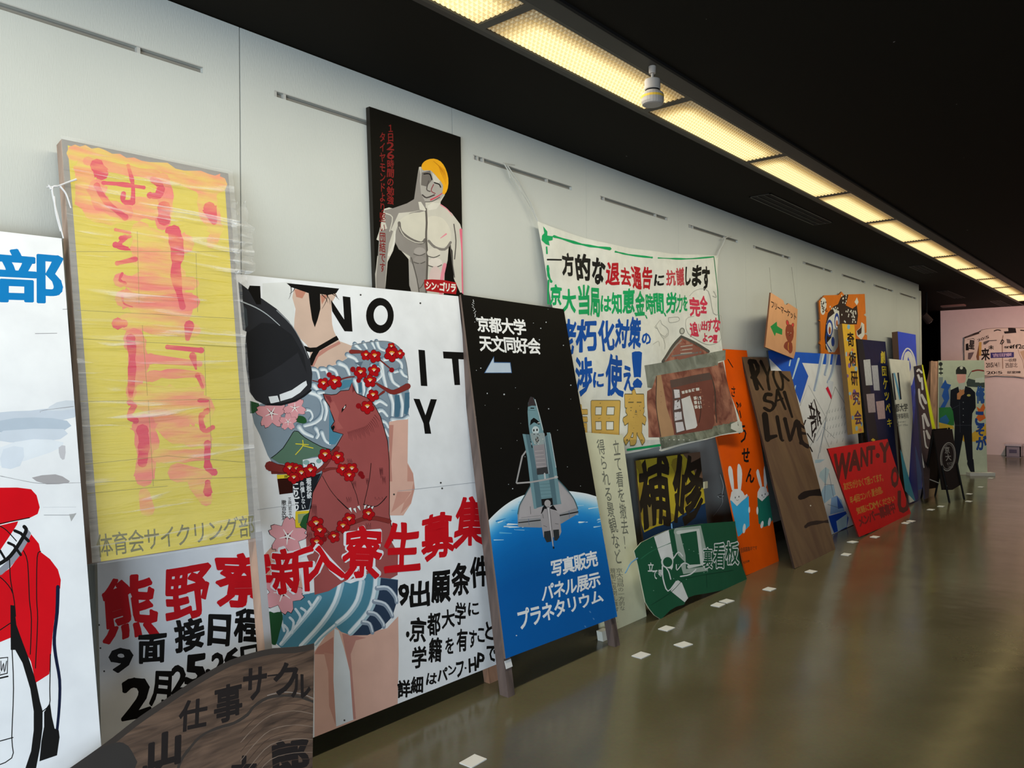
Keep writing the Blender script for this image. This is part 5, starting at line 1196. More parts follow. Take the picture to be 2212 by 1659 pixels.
# ---- torn green board
sf, n = lean(.52, (1590, 1128), .45)
go = [(1370, 1190), (1385, 1172), (1413, 1158), (1440, 1146), (1478, 1137), (1520, 1131), (1560, 1128), (1588, 1126), (1590, 1145), (1594, 1175), (1598, 1210), (1608, 1235), (1615, 1255), (1613, 1266), (1590, 1268), (1560, 1275), (1530, 1281), (1500, 1286), (1484, 1292), (1478, 1306), (1462, 1310), (1448, 1318), (1436, 1330), (1428, 1338), (1414, 1329), (1402, 1314), (1394, 1300), (1386, 1262), (1378, 1220)]
B = Board('green_broken_board', 'torn dark green board with white outlines standing on the floor below the banner', 'signboard', sf, [(1360, 1100), (1620, 1100), (1630, 1270), (1480, 1345), (1380, 1345)], gain=1.3); B.n = n; B.back = .006
B.panel('#1d5138', '#a9a892', outline=go)
B.clip = [(1370, 1172), (1440, 1143), (1588, 1126), (1614, 1262), (1482, 1300), (1428, 1336), (1396, 1302)]
B.part('white_shapes').use('N')
for p in ([(560, 930), (830, 910)], [(1060, 1100), (900, 1110), (820, 1120)]): pass
B.poly([(440, 860), (545, 812), (560, 900), (580, 1010), (575, 1080), (540, 1150), (540, 1060), (490, 1020), (470, 960)], '#cfd0cc'); B.poly([(610, 1170), (640, 1190), (685, 1300), (660, 1330), (560, 1250), (590, 1200)], '#cfd0cc')
B.stroke([(605, 820), (760, 800), (790, 960), (810, 1090), (660, 1110), (640, 1000), (605, 830)], 46, '#9aa79c', sm=0, rag=.15); B.stroke([(612, 830), (755, 810), (785, 1060), (690, 1075)], 26, '#c4c9c2', sm=0)
B.poly([(655, 850), (740, 835), (760, 1040), (690, 1060)], '#1d5138'); B.poly([(580, 1010), (600, 980), (660, 1040), (610, 1070)], '#1d5138')
B.ell(535, 1040, 44, 46, '#c9ccc7'); B.ell(538, 1042, 34, 36, '#1d5138'); B.poly([(515, 1080), (560, 1090), (600, 1170), (560, 1240), (520, 1230)], '#1d5138')
for p, w_ in (([(500, 1070), (505, 1160), (540, 1250), (600, 1180)], 9), ([(580, 1015), (615, 970), (645, 1000)], 8), ([(600, 1060), (605, 1100), (650, 1050), (690, 1060)], 7), ([(630, 1145), (700, 1130), (740, 1095)], 9), ([(520, 1075), (545, 1110), (560, 1165)], 8)): B.stroke(p, w_, '#d3d4d0')
B.part('white_lettering')
B.chars([('立', 395, 1045, 440, 1110), ('て', 430, 1100, 465, 1165), ('等', 470, 1095, 500, 1145)], '#cfd2cd', .02)
B.chars([('裏', 790, 940, 860, 1090), ('看', 865, 905, 950, 1085), ('板', 950, 895, 1050, 1060)], '#d3d4d0', .06, nb=8); B.chars([('裏', 790, 940, 860, 1090), ('看', 865, 905, 950, 1085), ('板', 950, 895, 1050, 1060)], '#1d5138', .015)
B.part('cracks'); B.stroke([(640, 1165), (820, 1130), (1050, 1095)], 5, '#123c2a', rag=.4); B.stroke([(815, 1130), (822, 1260)], 5, '#123c2a', rag=.4); B.stroke([(420, 1350), (560, 1260), (640, 1175)], 4, '#123c2a', rag=.4); B.stroke([(345, 1020), (430, 960), (560, 905)], 4, '#2c6b4d', rag=.4)
for i in range(30): B.ell(random.uniform(330, 1090), random.uniform(900, 1400), 4, 2.5, '#8db0a0', n=5)
B.flush()
mb = MB(); mb.tube([B.surf(p)+B.n*.01 for p in smooth([(1374, 1206), (1362, 1214), (1356, 1222), (1350, 1234), (1347, 1238)], 3, False)], .004, mat('#6f9fc4'), 6, .003); mb.tube([B.surf(p)+B.n*.008 for p in [(1448, 1131), (1449, 1142)]], .004, mat('#6f9fc4'), 6); mb.build('blue_string', B.root)

# ---- orange rabbit board
sf, n = lean(.475, (1613, 757), .03)
B = Board('orange_signboard', 'tall orange signboard with two white rabbits reading books', 'signboard', sf, [(1507, 751), (1613, 757), (1683, 1214), (1612, 1243)], gain=1.8); B.n = n; B.back = .012
B.panel('#dd4405', '#a34312')
B.part('painted_rabbits').use('P'); RW = '#d9d6d0'
B.poly([(150, 525), (175, 560), (190, 740), (170, 740), (140, 600), (138, 545)], RW, sm=2); B.poly([(228, 505), (250, 530), (262, 600), (250, 740), (225, 740), (218, 560)], RW, sm=2)
B.poly([(165, 760), (190, 732), (240, 730), (270, 760), (285, 790), (305, 775), (312, 790), (270, 840), (230, 885), (200, 880), (150, 840)], RW, sm=1)
B.poly([(135, 830), (165, 835), (215, 885), (260, 840), (320, 792), (328, 1060), (240, 1150), (215, 1160), (150, 1080), (138, 960)], '#2e8cc0'); B.ell(325, 918, 8, 28, RW); B.ell(148, 985, 10, 34, RW); B.ell(280, 1085, 13, 44, RW, rot=.1)
B.poly([(400, 555), (412, 570), (440, 700), (425, 720), (400, 640), (388, 580)], RW, sm=2); B.poly([(467, 520), (482, 560), (488, 640), (475, 720), (458, 700), (455, 560)], RW, sm=2)
B.poly([(400, 760), (420, 720), (450, 708), (480, 722), (490, 760), (512, 755), (505, 775), (480, 800), (462, 845), (440, 840), (398, 805)], RW, sm=1)
B.poly([(398, 805), (440, 842), (480, 800), (518, 772), (525, 850), (540, 900), (535, 1010), (490, 1060), (460, 1072), (410, 1040), (402, 950)], '#17594c'); B.ell(398, 925, 9, 36, RW); B.ell(533, 870, 7, 24, RW); B.ell(440, 1050, 13, 34, RW, rot=.2); B.ell(506, 1025, 12, 38, RW, rot=.15)
for p in ((200, 808), (233, 800), (440, 788), (468, 777)): B.ell(p[0], p[1], 4, 9, K, n=8)
B.stroke([(210, 828), (218, 835), (228, 828)], 3, K); B.stroke([(448, 800), (455, 806), (462, 800)], 3, K)
B.part('black_lettering')
B.use('O').stroke([(135, 815), (178, 885)], 8, K, sm=0); B.chars([('さ', 165, 1055, 200, 1150), ('ぶ', 185, 1190, 255, 1360), ('う', 230, 1400, 300, 1560)], K, .015, jit=1)
B.use('P').chars([('せ', 258, 365, 330, 490), ('ん', 300, 545, 370, 675)], K, .03, jit=1); B.text('会員募集中です', [(245, 1255), (395, 1238), (398, 1275), (250, 1305)], '#4a2c1a', .01, jit=1); B.text('BOX棟', [(262, 1380), (325, 1365), (328, 1385), (265, 1405)], '#4a2c1a', .02, jit=1)
B.flush()

# ---- brown plywood RYO-SAI LIVE
sf, n = lean(.67, (1604, 771), .05)
B = Board('plywood_signboard', 'leaning brown plywood board with black brushed capitals', 'signboard', sf, [(1603, 771), (1700, 773), (1806, 1191), (1717, 1228)], gain=1.35); B.n = n; B.back = .015
B.panel('#6b5038', m=wood('#6f573f', 1.3, stretch=(6, 2, 1.2), h2='#5c4535', scale=1.6, bump=.2), ms=wood('#3c2f25', stretch=(4, 4, 2)))
B.part('brush_lettering').use('O'); BB = '#17130f'
def br(p, w_=34, w2=None): B.stroke(p, w_, BB, w2=w2, rag=.18)
br([(335, 835), (360, 940), (395, 1075)], 50, 40); br([(330, 830), (375, 835), (405, 900), (380, 960), (350, 975)], 40, 34); br([(375, 970), (450, 1085)], 34, 18)
br([(428, 830), (490, 960)], 26, 20); br([(528, 850), (490, 960), (505, 1085)], 26, 22)
br([(565, 870), (540, 950), (580, 1060), (620, 1085), (625, 1000), (590, 900), (560, 880)], 22); br([(618, 950), (680, 1005)], 22, 18)
br([(520, 1130), (475, 1130), (465, 1180), (530, 1200), (545, 1240), (510, 1275), (460, 1250)], 34, 26); br([(575, 1090), (560, 1230)], 22, 18); br([(578, 1090), (650, 1260)], 30, 20); br([(560, 1190), (625, 1165)], 18); br([(640, 1110), (710, 1330)], 34, 20)
br([(465, 1310), (490, 1530)], 54, 50); br([(490, 1520), (565, 1500)], 50, 30); br([(575, 1330), (610, 1520), (630, 1540)], 34, 18)
br([(645, 1350), (690, 1540)], 40, 26); br([(750, 1370), (720, 1450), (700, 1530)], 40, 26); br([(765, 1380), (790, 1540), (850, 1600)], 40, 26); br([(750, 1380), (825, 1430)], 34, 26); br([(770, 1470), (830, 1480)], 28, 22); br([(790, 1560), (860, 1590)], 40, 22)
B.use('P').stroke([(785, 805), (860, 770), (990, 760)], 50, BB, w2=66, rag=.15); B.stroke([(830, 1070), (880, 1040), (1040, 1020)], 26, '#2a211c', rag=.5); B.ell(875, 880, 6, 6, '#c9c2b2')
B.flush()

# ---- blue and white board with folded paper drawing
sf, n = lean(.44, (1666, 757), .05)
B = Board('blue_club_signboard', 'white and blue signboard with slanted black characters and a drawn mountain', 'signboard', sf, [(1659, 757), (1816, 766), (1893, 1110), (1722, 1190)], gain=1.45); B.n = n; B.back = .015
B.panel('#d5d8d8', '#2b3036')
B.part('painted_background').use('O')
B.poly([(480, 730), (1150, 770), (1158, 868), (800, 845), (855, 965), (780, 1210), (700, 1000), (500, 800)], '#1c4fae')
B.stroke([(770, 805), (715, 985)], 14, '#a9bfe0', rag=.4); B.stroke([(695, 820), (685, 870)], 12, '#a9bfe0'); B.stroke([(740, 1050), (730, 1090)], 10, '#a9bfe0')
for p in (([(985, 755), (945, 950), (910, 1090)], 40), ([(1040, 760), (1030, 860), (1005, 950)], 44), ([(1100, 765), (1070, 930), (1030, 1020)], 40)): B.stroke(p[0], p[1], '#8b98b0', w2=p[1]*.6); B.stroke([(x+10, y) for x, y in p[0]], p[1]*.3, '#bfc7d3')
B.poly([(1035, 1000), (1080, 1015), (1060, 1180), (1010, 1090)], '#b8bcc4'); B.poly([(1010, 1075), (1030, 1055), (1065, 1140), (1060, 1175)], '#c01f38')
for p in ([(780, 1230), (855, 1045), (1010, 1330), (840, 1650)], [(1095, 1060), (1240, 1310)], [(1095, 1060), (1020, 1310), (960, 1650)], [(985, 1420), (1090, 1520)], [(1010, 1330), (1000, 1500), (1040, 1600)]): B.stroke(p, 4, '#7a7f80', sm=0)
for r in range(7):
    for q in range(4+r % 2): B.stroke([(1015+r*26+q*4, 1300+q*70-r*6), (1022+r*26+q*4, 1270+q*70-r*6)], 5, '#8b8f90', w2=2)
B.use('P')
for p, c in (([(915, 470), (1005, 465), (960, 495), (915, 500)], '#9fb9d8'), ([(960, 580), (1010, 535), (1045, 560), (1010, 690), (950, 620)], '#a9c0dc'), ([(1000, 700), (1080, 690), (1100, 780), (1000, 860), (960, 780)], '#98b5da'), ([(1060, 810), (1110, 790), (1150, 830), (1180, 930), (1050, 960)], '#7ea0cf'), ([(1110, 790), (1170, 900), (1120, 910)], '#31549c'),
             ([(1035, 975), (1190, 930), (1215, 990), (1200, 1080), (1085, 1125), (1060, 1060)], '#1446a8'), ([(1105, 1020), (1205, 950), (1200, 1070), (1120, 1110)], '#a9c3dd')): B.poly(p, c)
for p in ([(930, 300), (960, 250), (1010, 120), (940, 460)], [(1040, 590), (1080, 800)], [(1030, 870), (1130, 900)], [(1000, 690), (1080, 695)], [(1010, 540), (1000, 860)]): B.stroke(p, 4, '#5b6f88', sm=0)
B.part('black_lettering').use('O')
B.text('部', [(845, 1160), (965, 1290), (975, 1350), (880, 1540)], K, .01, fit=True); B.stroke([(870, 1250), (905, 1170), (940, 1290), (970, 1395)], 11, K, sm=0); B.stroke([(850, 1340), (925, 1350)], 11, K, sm=0); B.stroke([(845, 1480), (900, 1560), (915, 1480)], 12, K, sm=0); B.stroke([(830, 1360), (815, 1400)], 11, K, sm=0); B.stroke([(870, 1600), (890, 1640)], 11, K, sm=0)
B.flush()

# ---- peach arrow placard hung from wires
pa = hitY((1658, 700), -.26); pb = hitY((1720, 720), -.04); nn = Vector((pb.y-pa.y, -(pb.x-pa.x), 0)).normalized(); nn = nn if nn.dot(CAM-pa) > 0 else -nn
sf, n = plane3(pa, nn)
B = Board('arrow_placard', 'peach placard with green arrow and brown bear hung from wires on the wall', 'placard', sf, [(1665, 632), (1723, 668), (1718, 776), (1653, 750)], gain=1.3); B.n = n; B.back = .012
out = [(1665, 632), (1692, 649), (1695, 658), (1700, 658), (1703, 655), (1723, 668), (1718, 776), (1653, 750), (1654, 742)]
B.panel('#dc9c70', '#5d3d2c', outline=out)
B.part('green_arrow').use('O'); B.poly([(515, 520), (572, 475), (575, 515), (622, 545), (620, 595), (565, 575), (555, 608)], '#12893f')
B.part('painted_bear_cub')
B.ell(668, 488, 14, 28, '#8a3c25', rot=-.2); B.ell(714, 512, 13, 26, '#8a3c25', rot=.2); B.ell(668, 486, 9, 20, '#d23a3c', rot=-.2); B.ell(714, 510, 8, 19, '#d23a3c', rot=.2)
B.poly([(655, 520), (690, 500), (722, 530), (722, 610), (700, 660), (670, 650), (650, 590)], '#8a3c25', sm=2); B.poly([(650, 660), (680, 650), (710, 670), (712, 740), (690, 762), (672, 740), (640, 715), (635, 690)], '#8a3c25', sm=2)
B.stroke([(678, 665), (674, 700), (678, 730)], 7, '#c98a35'); B.ell(672, 572, 3, 4, '#e8d0b0', n=6); B.ell(698, 578, 3, 4, '#e8d0b0', n=6); B.ell(686, 600, 5, 4, K, n=6)
B.part('black_lettering'); B.text('フリーマーケット', [(520, 282), (750, 405), (748, 470), (520, 350)], '#3a2417', .03, jit=.8)
B.flush()
mb = MB()
for p, q in (((1662, 578), (1667, 636)), ((1710, 577), (1721, 668))):
    mb.tube([hitY(p, -.005), hitY(((p[0]+q[0])/2, (p[1]+q[1])/2), -.03), B.surf(q)], .0016, mat('#8d8a80'), 5)
mb.build('hanging_wire', B.root)

# ---- orange speckled creature panel
sf, n = flat(.04)
B = Board('creature_panel', 'orange jigsaw edged panel with black and white speckled creature high on the wall', 'panel', sf, [(1768, 630), (1876, 630), (1876, 800), (1772, 800)], gain=1.25); B.n = n; B.back = .015
out = [(1769, 650), (1776, 644), (1781, 638), (1812, 637), (1818, 630), (1826, 640), (1832, 636), (1868, 635), (1870, 677), (1866, 680), (1871, 684), (1872, 718), (1868, 721), (1873, 724), (1874, 790), (1775, 790), (1773, 745), (1770, 742), (1773, 735), (1772, 695), (1769, 692), (1772, 690), (1770, 665)]
B.panel('#cf6f1e', '#7b4a22', outline=out)
B.part('painted_creature').use('O')
B.poly([(1000, 620), (1010, 500), (1030, 400), (1080, 340), (1120, 320), (1145, 260), (1180, 235), (1215, 235), (1190, 330), (1250, 360), (1290, 330), (1300, 420), (1290, 500), (1130, 500), (1110, 700), (1050, 760), (1010, 720)], '#2e2520', sm=1)
B.poly([(1015, 500), (1040, 440), (1090, 400), (1075, 360), (1130, 380), (1135, 480), (1120, 700), (1090, 750), (1035, 750), (1010, 680), (1060, 620), (1065, 520)], '#cfcfc6', sm=1)
B.ell(1045, 535, 30, 78, '#26438c'); B.ell(1045, 540, 20, 58, '#d8d8d2'); B.ell(1046, 555, 10, 34, '#a5532c'); B.ell(1110, 470, 22, 72, '#26438c'); B.ell(1110, 480, 14, 52, '#d8d8d2'); B.ell(1111, 490, 8, 28, '#a5532c')
B.ell(1075, 655, 15, 44, '#26438c'); B.stroke([(1020, 580), (1015, 660), (1060, 740)], 10, '#26438c')
B.ell(990, 320, 28, 60, '#cfcfc6'); B.ell(985, 370, 22, 46, '#cfcfc6'); B.poly([(1268, 300), (1290, 258), (1305, 300), (1290, 330)], '#cfcfc6')
B.poly([(1285, 560), (1320, 530), (1330, 480), (1355, 500), (1360, 590), (1330, 640), (1290, 600)], '#cfcfc6', sm=1); B.poly([(1290, 560), (1325, 530), (1335, 500), (1330, 580), (1300, 600)], '#2e2520')
for x0_, y0_, x1_, y1_, c, kk in ((965, 290, 1020, 400, '#2e2520', 16), (1140, 370, 1290, 490, '#cfcfc6', 26), (1150, 240, 1200, 320, '#cfcfc6', 9), (1045, 340, 1120, 380, '#cfcfc6', 8)):
    for i in range(kk): B.ell(random.uniform(x0_, x1_), random.uniform(y0_, y1_), 5, 9, c, n=7)
B.flush()

# ---- narrow yellow strip sign on dark batten
sf, n = lean(.50, (1819, 700), .13)
B = Board('narrow_strip_sign', 'narrow yellow vertical sign with blue spots and brush characters', 'sign', sf, [(1819, 699), (1845.5, 702), (1866, 934), (1842, 938)], gain=1.35); B.n = n; B.back = .05
B.panel('#d1a233', '#5f4a30')
B.part('painted_spots').use('Q')
for i in range(24):
    t = random.random(); x = 135+t*65+random.uniform(0, 75); y = 150+t*750; B.ell(x, y, random.uniform(6, 12), random.uniform(10, 20), random.choice(['#6fa0bd', '#8fb0c0', '#7a5b9c', '#c9764f']), n=9)
B.part('brush_lettering')
for i, ch in enumerate('奇術研究会'):
    y = 190+i*140; x = 163+i*13; B.text(ch, [(x, y), (x+52, y+4), (x+58, y+104), (x+4, y+104)], '#251a12' if i < 3 else '#4a2a4a', .03, fit=True, jit=.6)
B.flush()
post(B, (1846, 760), (1862, 934), None, .05, .03, BLACKM, 'batten')

# ---- navy theatre board
sf, n = lean(.44, (1912, 738), .05)
B = Board('navy_signboard', 'tall navy board with yellow characters and four pasted grey papers', 'signboard', sf, [(1851, 732), (1912.6, 738), (1948, 1092), (1893, 1118)], gain=1.5); B.n = n; B.back = .02
B.panel('#151c3c', '#17181c', m=mat('#161d40', 1.3, var=.35, scale=12))
B.part('dark_edge').use('Q'); B.poly([(235, 240), (275, 244), (400, 1020), (340, 1010), (270, 700)], '#1b1d22'); B.part('pasted_papers')
for p, c in (([(282, 390), (330, 385), (348, 570), (300, 572)], '#aeb0b2'), ([(340, 430), (385, 428), (400, 608), (358, 608)], '#9fa0a8'), ([(303, 635), (360, 630), (370, 765), (318, 768)], '#9c8e92'), ([(372, 688), (430, 680), (440, 810), (388, 816)], '#a98f92')): B.poly(p, c, var=.2, scale=30)
B.part('yellow_lettering')
for i, (ch, y, h) in enumerate((('劇', 325, 90), ('団', 435, 70), ('ケ', 520, 80), ('ッ', 620, 60), ('ペ', 700, 70), ('キ', 810, 60))):
    x = 402+(y-325)*.1; B.text(ch, [(x, y), (x+34, y+2), (x+38, y+h), (x+4, y+h)], '#b3a12c', .02, fit=True)
B.poly([(335, 965), (350, 950), (368, 962), (360, 975)], '#c7a832')
B.flush()

# ---- far blue board with white loop
sf, n = lean(.30, (1939, 716), .13)
B = Board('blue_loop_signboard', 'tall bright blue board with white loop mark beside the end of the white wall', 'signboard', sf, [(1939, 716), (1978, 723), (1992, 1040), (1991, 1079), (1960, 1092)], gain=1.5); B.n = n; B.back = .07
B.panel('#2443b8', '#4a372c')
B.part('white_loop').use('Q'); WL2 = '#cfd4dc'
B.stroke([(555, 470), (560, 370), (590, 310), (620, 320), (645, 370), (660, 450)], 10, WL2); B.stroke([(585, 480), (585, 380), (602, 340), (625, 380), (640, 440), (628, 500), (612, 560)], 26, WL2, w2=40)
B.part('blue_stripes'); B.poly([(640, 560), (655, 720), (600, 1300), (560, 1400), (690, 1400), (705, 1200), (680, 760)], '#15276e'); B.poly([(655, 1000), (700, 1200), (690, 1400), (640, 1400)], '#2b5aa0'); B.stroke([(650, 600), (640, 720)], 8, '#3b57c0')
B.flush()

# ---- white board with N mark
sf, n = lean(.54, (1922, 776), .17)
B = Board('university_signboard', 'white board with striped N mark and teal foot in front of blue board', 'signboard', sf, [(1921, 775), (1964, 779), (1984, 1076), (1976, 1082), (1966, 1086)], gain=1.4); B.n = n; B.back = .012
B.panel('#c9c8bd', '#7b7a70')
B.clip = [(1921, 775), (1964, 779), (1984, 1076), (1976, 1083), (1955, 1060)]
B.part('painted_wedges').use('Q'); B.poly([(530, 1000), (560, 1060), (655, 1398), (600, 1420), (540, 1200)], '#3c8296'); B.poly([(615, 400), (640, 700), (632, 860), (608, 1240), (655, 1398), (720, 1398), (700, 800)], '#15276e')
B.part('n_mark'); B.poly([(486, 486), (496, 484), (518, 675), (507, 678)], '#1b2330'); B.poly([(496, 484), (508, 482), (555, 672), (540, 676)], '#5a93b5'); B.poly([(524, 482), (536, 480), (556, 672), (546, 674)], '#1b2330')
B.part('black_lettering'); B.text('京都大学', [(480, 705), (598, 700), (602, 755), (484, 768)], '#22262a', .02); B.text('入居寮事務局', [(490, 778), (604, 768), (608, 808), (494, 818)], '#3a3d40', .01); B.text('University', [(515, 828), (585, 824), (587, 838), (517, 842)], '#6b6d6c', 0); B.text('Dormitory Office', [(500, 850), (600, 846), (602, 862), (502, 868)], '#6b6d6c', 0)
B.flush()

# ---- red want-you board
sf, n = lean(.69, (1787, 970), .50)
B = Board('red_signboard', 'low red board with dark capitals and dull gold handwriting', 'signboard', sf, [(1788, 969), (1917, 948), (1969, 1113), (1856, 1160)], gain=1.9); B.n = n; B.back = .012
B.panel('#b80c0c', '#4a1512')
B.part('dark_lettering').use('Q'); DR = '#4c1a12'
B.chars([('W', 70, 1065, 190, 1240, .1), ('A', 180, 1040, 260, 1180, .1), ('N', 262, 1020, 315, 1150, .1), ('T', 315, 1010, 365, 1130, .1), ('Y', 400, 985, 470, 1120, .1), ('O', 480, 1160, 535, 1300, .1), ('U', 530, 1330, 610, 1480, .1)], DR, .05); B.ell(385, 1075, 15, 18, DR)
B.text('メンバー募集中', [(240, 1520), (500, 1400), (520, 1480), (255, 1590)], '#6a1410', .05, jit=.8)
B.part('gold_lettering')
B.text('友だちが少なくて困ってます。', [(135, 1270), (430, 1195), (440, 1255), (145, 1325)], '#a8702a', .02, jit=.8); B.text('年4回コンパ・夏合宿。', [(180, 1370), (430, 1285), (440, 1340), (190, 1425)], '#a8702a', .02, jit=.8); B.text('気軽にDMください', [(225, 1450), (505, 1355), (515, 1400), (240, 1500)], '#a8702a', .02, jit=.8)
B.flush()

# ---- tall black box sign with yellow edge
a_ = hitZ((1996, 1075), 0)
sf, n = lean(.66, (1980, 789), .34)
B = Board('narrow_black_sign', 'narrow black sign with white brushed characters and bright yellow edge', 'sign', sf, [(1977, 791), (1991, 788), (2013, 930), (2006, 1075), (1999, 1078)], gain=1.4); B.n = n; B.back = .02
B.panel('#17151a', '#2a2733')
B.part('white_characters').use('Q')
for p, w_ in (([(668, 470), (680, 460), (700, 480)], 14), ([(675, 500), (690, 540)], 18), ([(700, 520), (706, 600)], 14), ([(680, 600), (690, 690), (716, 740)], 12), ([(700, 640), (730, 700)], 16), ([(706, 790), (716, 880)], 14), ([(718, 780), (748, 860)], 20), ([(735, 900), (755, 950)], 18), ([(715, 900), (728, 1000), (742, 1020)], 12), ([(690, 1020), (705, 1100), (716, 1160)], 8)): B.stroke(p, w_, '#d7d8cf', rag=.3)
B.flush()
mb = MB(); p0, p1 = B.surf((1991, 788)), B.surf((2020, 931)); mb.box(p0+B.n*.004, p1-p0, (.045, 0, 0), -B.n*.03, mat('#d8d51f', 1.3)); mb.build('yellow_edge', B.root)

# ---- A frame board
P1, P2, Q1, Q2 = (hitZ(p, 0) for p in ((2051, 1086), (2083, 1079), (1990, 1076), (2020, 1071)))
T1 = (P1+Q1)/2; z = .3
while topx(T1+Vector((0, 0, z)))[1] > 927 and z < 2: z += .005
T1 = T1+Vector((0, 0, z)); T2 = T1+(P2-P1)
nn = (P2-P1).cross(T1-P1).normalized(); nn = nn if nn.dot(CAM-P1) > 0 else -nn
sf, n = plane3(P1, nn)
B = Board('folding_board', 'black folding A-frame board with oval white emblem standing on the floor', 'folding board', sf, [(2016, 928), (2057, 927), (2077, 1046), (2058, 1058), (2036, 1058)], gain=1.0); B.n = n; B.back = .012
B.panel('#1a1716', '#0e0c0c')
B.part('oval_emblem').use('Q'); EM = '#a7a39e'
oo = [(888+51*math.cos(a)-12*math.sin(a), 1083+100*math.sin(a)+10*math.cos(a)) for a in [2*math.pi*i/30 for i in range(31)]]; B.stroke(oo, 7, EM, sm=0); B.stroke([(888+(x-888)*.84, 1083+(y-1083)*.88) for x, y in oo], 3, EM, sm=0)
B.text('京', [(862, 1010), (898, 1008), (902, 1060), (866, 1062)], EM, .02, fit=True); B.text('大', [(866, 1065), (910, 1062), (914, 1110), (872, 1114)], EM, .02, fit=True); B.text('KYOTO', [(880, 1125), (930, 1120), (934, 1140), (886, 1146)], EM, 0); B.text('UNIV', [(888, 1150), (925, 1146), (928, 1164), (892, 1168)], EM, 0)
B.flush()
BKM = mat('#100e0e', rough=.5)
def legt(a, b_, nm='leg'):
    mb = MB(); mb.tube([a, b_], .011, BKM, 8); mb.build(nm, B.root)
legt(P1, P1+(T1-P1)*.5); legt(P2, P2+(T2-P2)*.5); legt(Q1, T1); legt(Q2, T2)
mb = MB(); qa, qb = Q1+(T1-Q1)*.12, T1-nn*.02; mb.prism([qa, Q2+(T2-Q2)*.12, T2-nn*.02, T1-nn*.02], (-nn.x*.0, .008, 0), mat('#241814')); mb.build('rear_panel', B.root)
mb = MB(); mb.tube([P1+(T1-P1)*.22+nn*.01, Q1+(T1-Q1)*.3], .006, mat('#a09c96'), 6); mb.build('stay', B.root)

# ---- life size policeman cut-out board at the far end
A0, A1 = hitZ((2024, 1026), 0), hitZ((2133, 1026), 0)
nn = Vector((A1.y-A0.y, -(A1.x-A0.x), 0)).normalized(); nn = nn if nn.dot(CAM-A0) > 0 else -nn
nn = (nn+Vector((0, 0, .04))).normalized(); sf, n = plane3(A0, nn)
B = Board('policeman_board', 'tall pale green board with a painted policeman, on wooden props at the far end', 'signboard', sf, [(2027, 779), (2126, 778), (2133, 1025), (2024, 1026)], gain=1.5); B.n = n; B.back = .015
B.panel('#a9ae98', '#c09a80')
B.part('painted_background').use('V')
B.poly([(190, 690), (225, 690), (222, 740), (290, 760), (290, 960), (190, 960)], '#77807f'); B.poly([(245, 710), (260, 745), (295, 755), (270, 800), (280, 870), (240, 950), (200, 950), (235, 890), (215, 850), (235, 790), (205, 780)], '#2a4f92')
B.poly([(190, 950), (290, 945), (320, 990), (320, 1100), (190, 1110)], '#2f6b3a'); B.poly([(200, 1040), (250, 1010), (280, 1060), (250, 1110), (195, 1100)], '#2f5f8c')
B.poly([(190, 1075), (310, 1105), (320, 1130), (195, 1130)], '#c2a03a'); B.poly([(320, 1130), (470, 1170), (600, 1080), (600, 1260), (520, 1240), (400, 1240)], '#bf9637')
for x, y, rx, ry in ((205, 578, 17, 17), (207, 620, 20, 8), (207, 655, 20, 8)): B.ell(x, y, rx, ry, '#2d302e')
B.stroke([(207, 580), (207, 670)], 7, '#2d302e')
B.stroke([(440, 690), (470, 640), (520, 632), (575, 640)], 6, '#4a5450'); B.stroke([(475, 640), (520, 630), (570, 635)], 12, '#7c2f2a'); B.poly([(425, 735), (440, 700), (500, 715), (540, 740), (580, 735), (580, 780), (430, 770)], '#3c4440'); B.poly([(500, 700), (575, 690), (575, 735), (500, 735)], '#b7bcae')
B.part('painted_policeman'); CO = '#1b1c22'
B.poly([(335, 665), (335, 630), (350, 605), (380, 594), (412, 605), (426, 630), (426, 665)], '#2b2d2a'); B.ell(382, 610, 13, 14, '#b7b6a6')
B.poly([(342, 664), (420, 664), (420, 710), (405, 745), (365, 750), (345, 720)], '#c98f84'); B.poly([(358, 745), (410, 735), (420, 800), (380, 820), (355, 790)], '#a5a89b')
B.poly([(355, 770), (290, 800), (285, 930), (310, 980), (325, 1100), (315, 1450), (350, 1450), (400, 1180), (430, 1400), (480, 1400), (470, 1100), (475, 1000), (505, 950), (500, 820), (460, 780), (415, 765), (400, 840), (370, 840)], CO)
B.poly([(435, 1385), (485, 1390), (490, 1440), (496, 1505), (478, 1512), (455, 1490), (430, 1430)], CO); B.poly([(345, 880), (345, 830), (365, 815), (365, 790), (385, 800), (405, 790), (408, 830), (380, 850), (370, 880)], '#a9714b')
B.ell(445, 845, 16, 10, '#a39a55'); 
for p in ([(365, 900), (372, 1160)], [(300, 960), (360, 930)], [(470, 1100), (325, 1100)]): B.stroke(p, 3, '#3b3e48')
for y in (905, 960, 1015, 1072): B.ell(398, y, 4, 4, '#8c8f90', n=6)
B.part('painted_lettering')
B.text('俺', [(505, 770), (578, 770), (580, 910), (508, 910)], '#2f4f85', .06, fit=True); B.poly([(510, 940), (540, 960), (570, 910), (585, 950), (570, 990), (590, 1040), (540, 1070), (505, 1040), (530, 1000)], '#c4602d')
B.text('こ', [(500, 985), (575, 990), (575, 1110), (500, 1100)], '#26427c', .06, fit=True); B.text('そ', [(505, 1110), (575, 1110), (578, 1190), (508, 1190)], '#26427c', .05, fit=True); B.text('が', [(505, 1200), (598, 1190), (598, 1310), (508, 1310)], '#26427c', .05, fit=True)
B.flush()
WD = wood('#c79a7d', 1.4, stretch=(5, 5, 1))
t0 = B.surf((2028, 780)); b0 = B.surf((2024, 1024)); sd = (A0-A1).normalized()
mb = MB(); mb.box(b0+sd*.11-B.n*.016, t0-b0, -sd*.10, -B.n*.05, WD); mb.build('post', B.root)
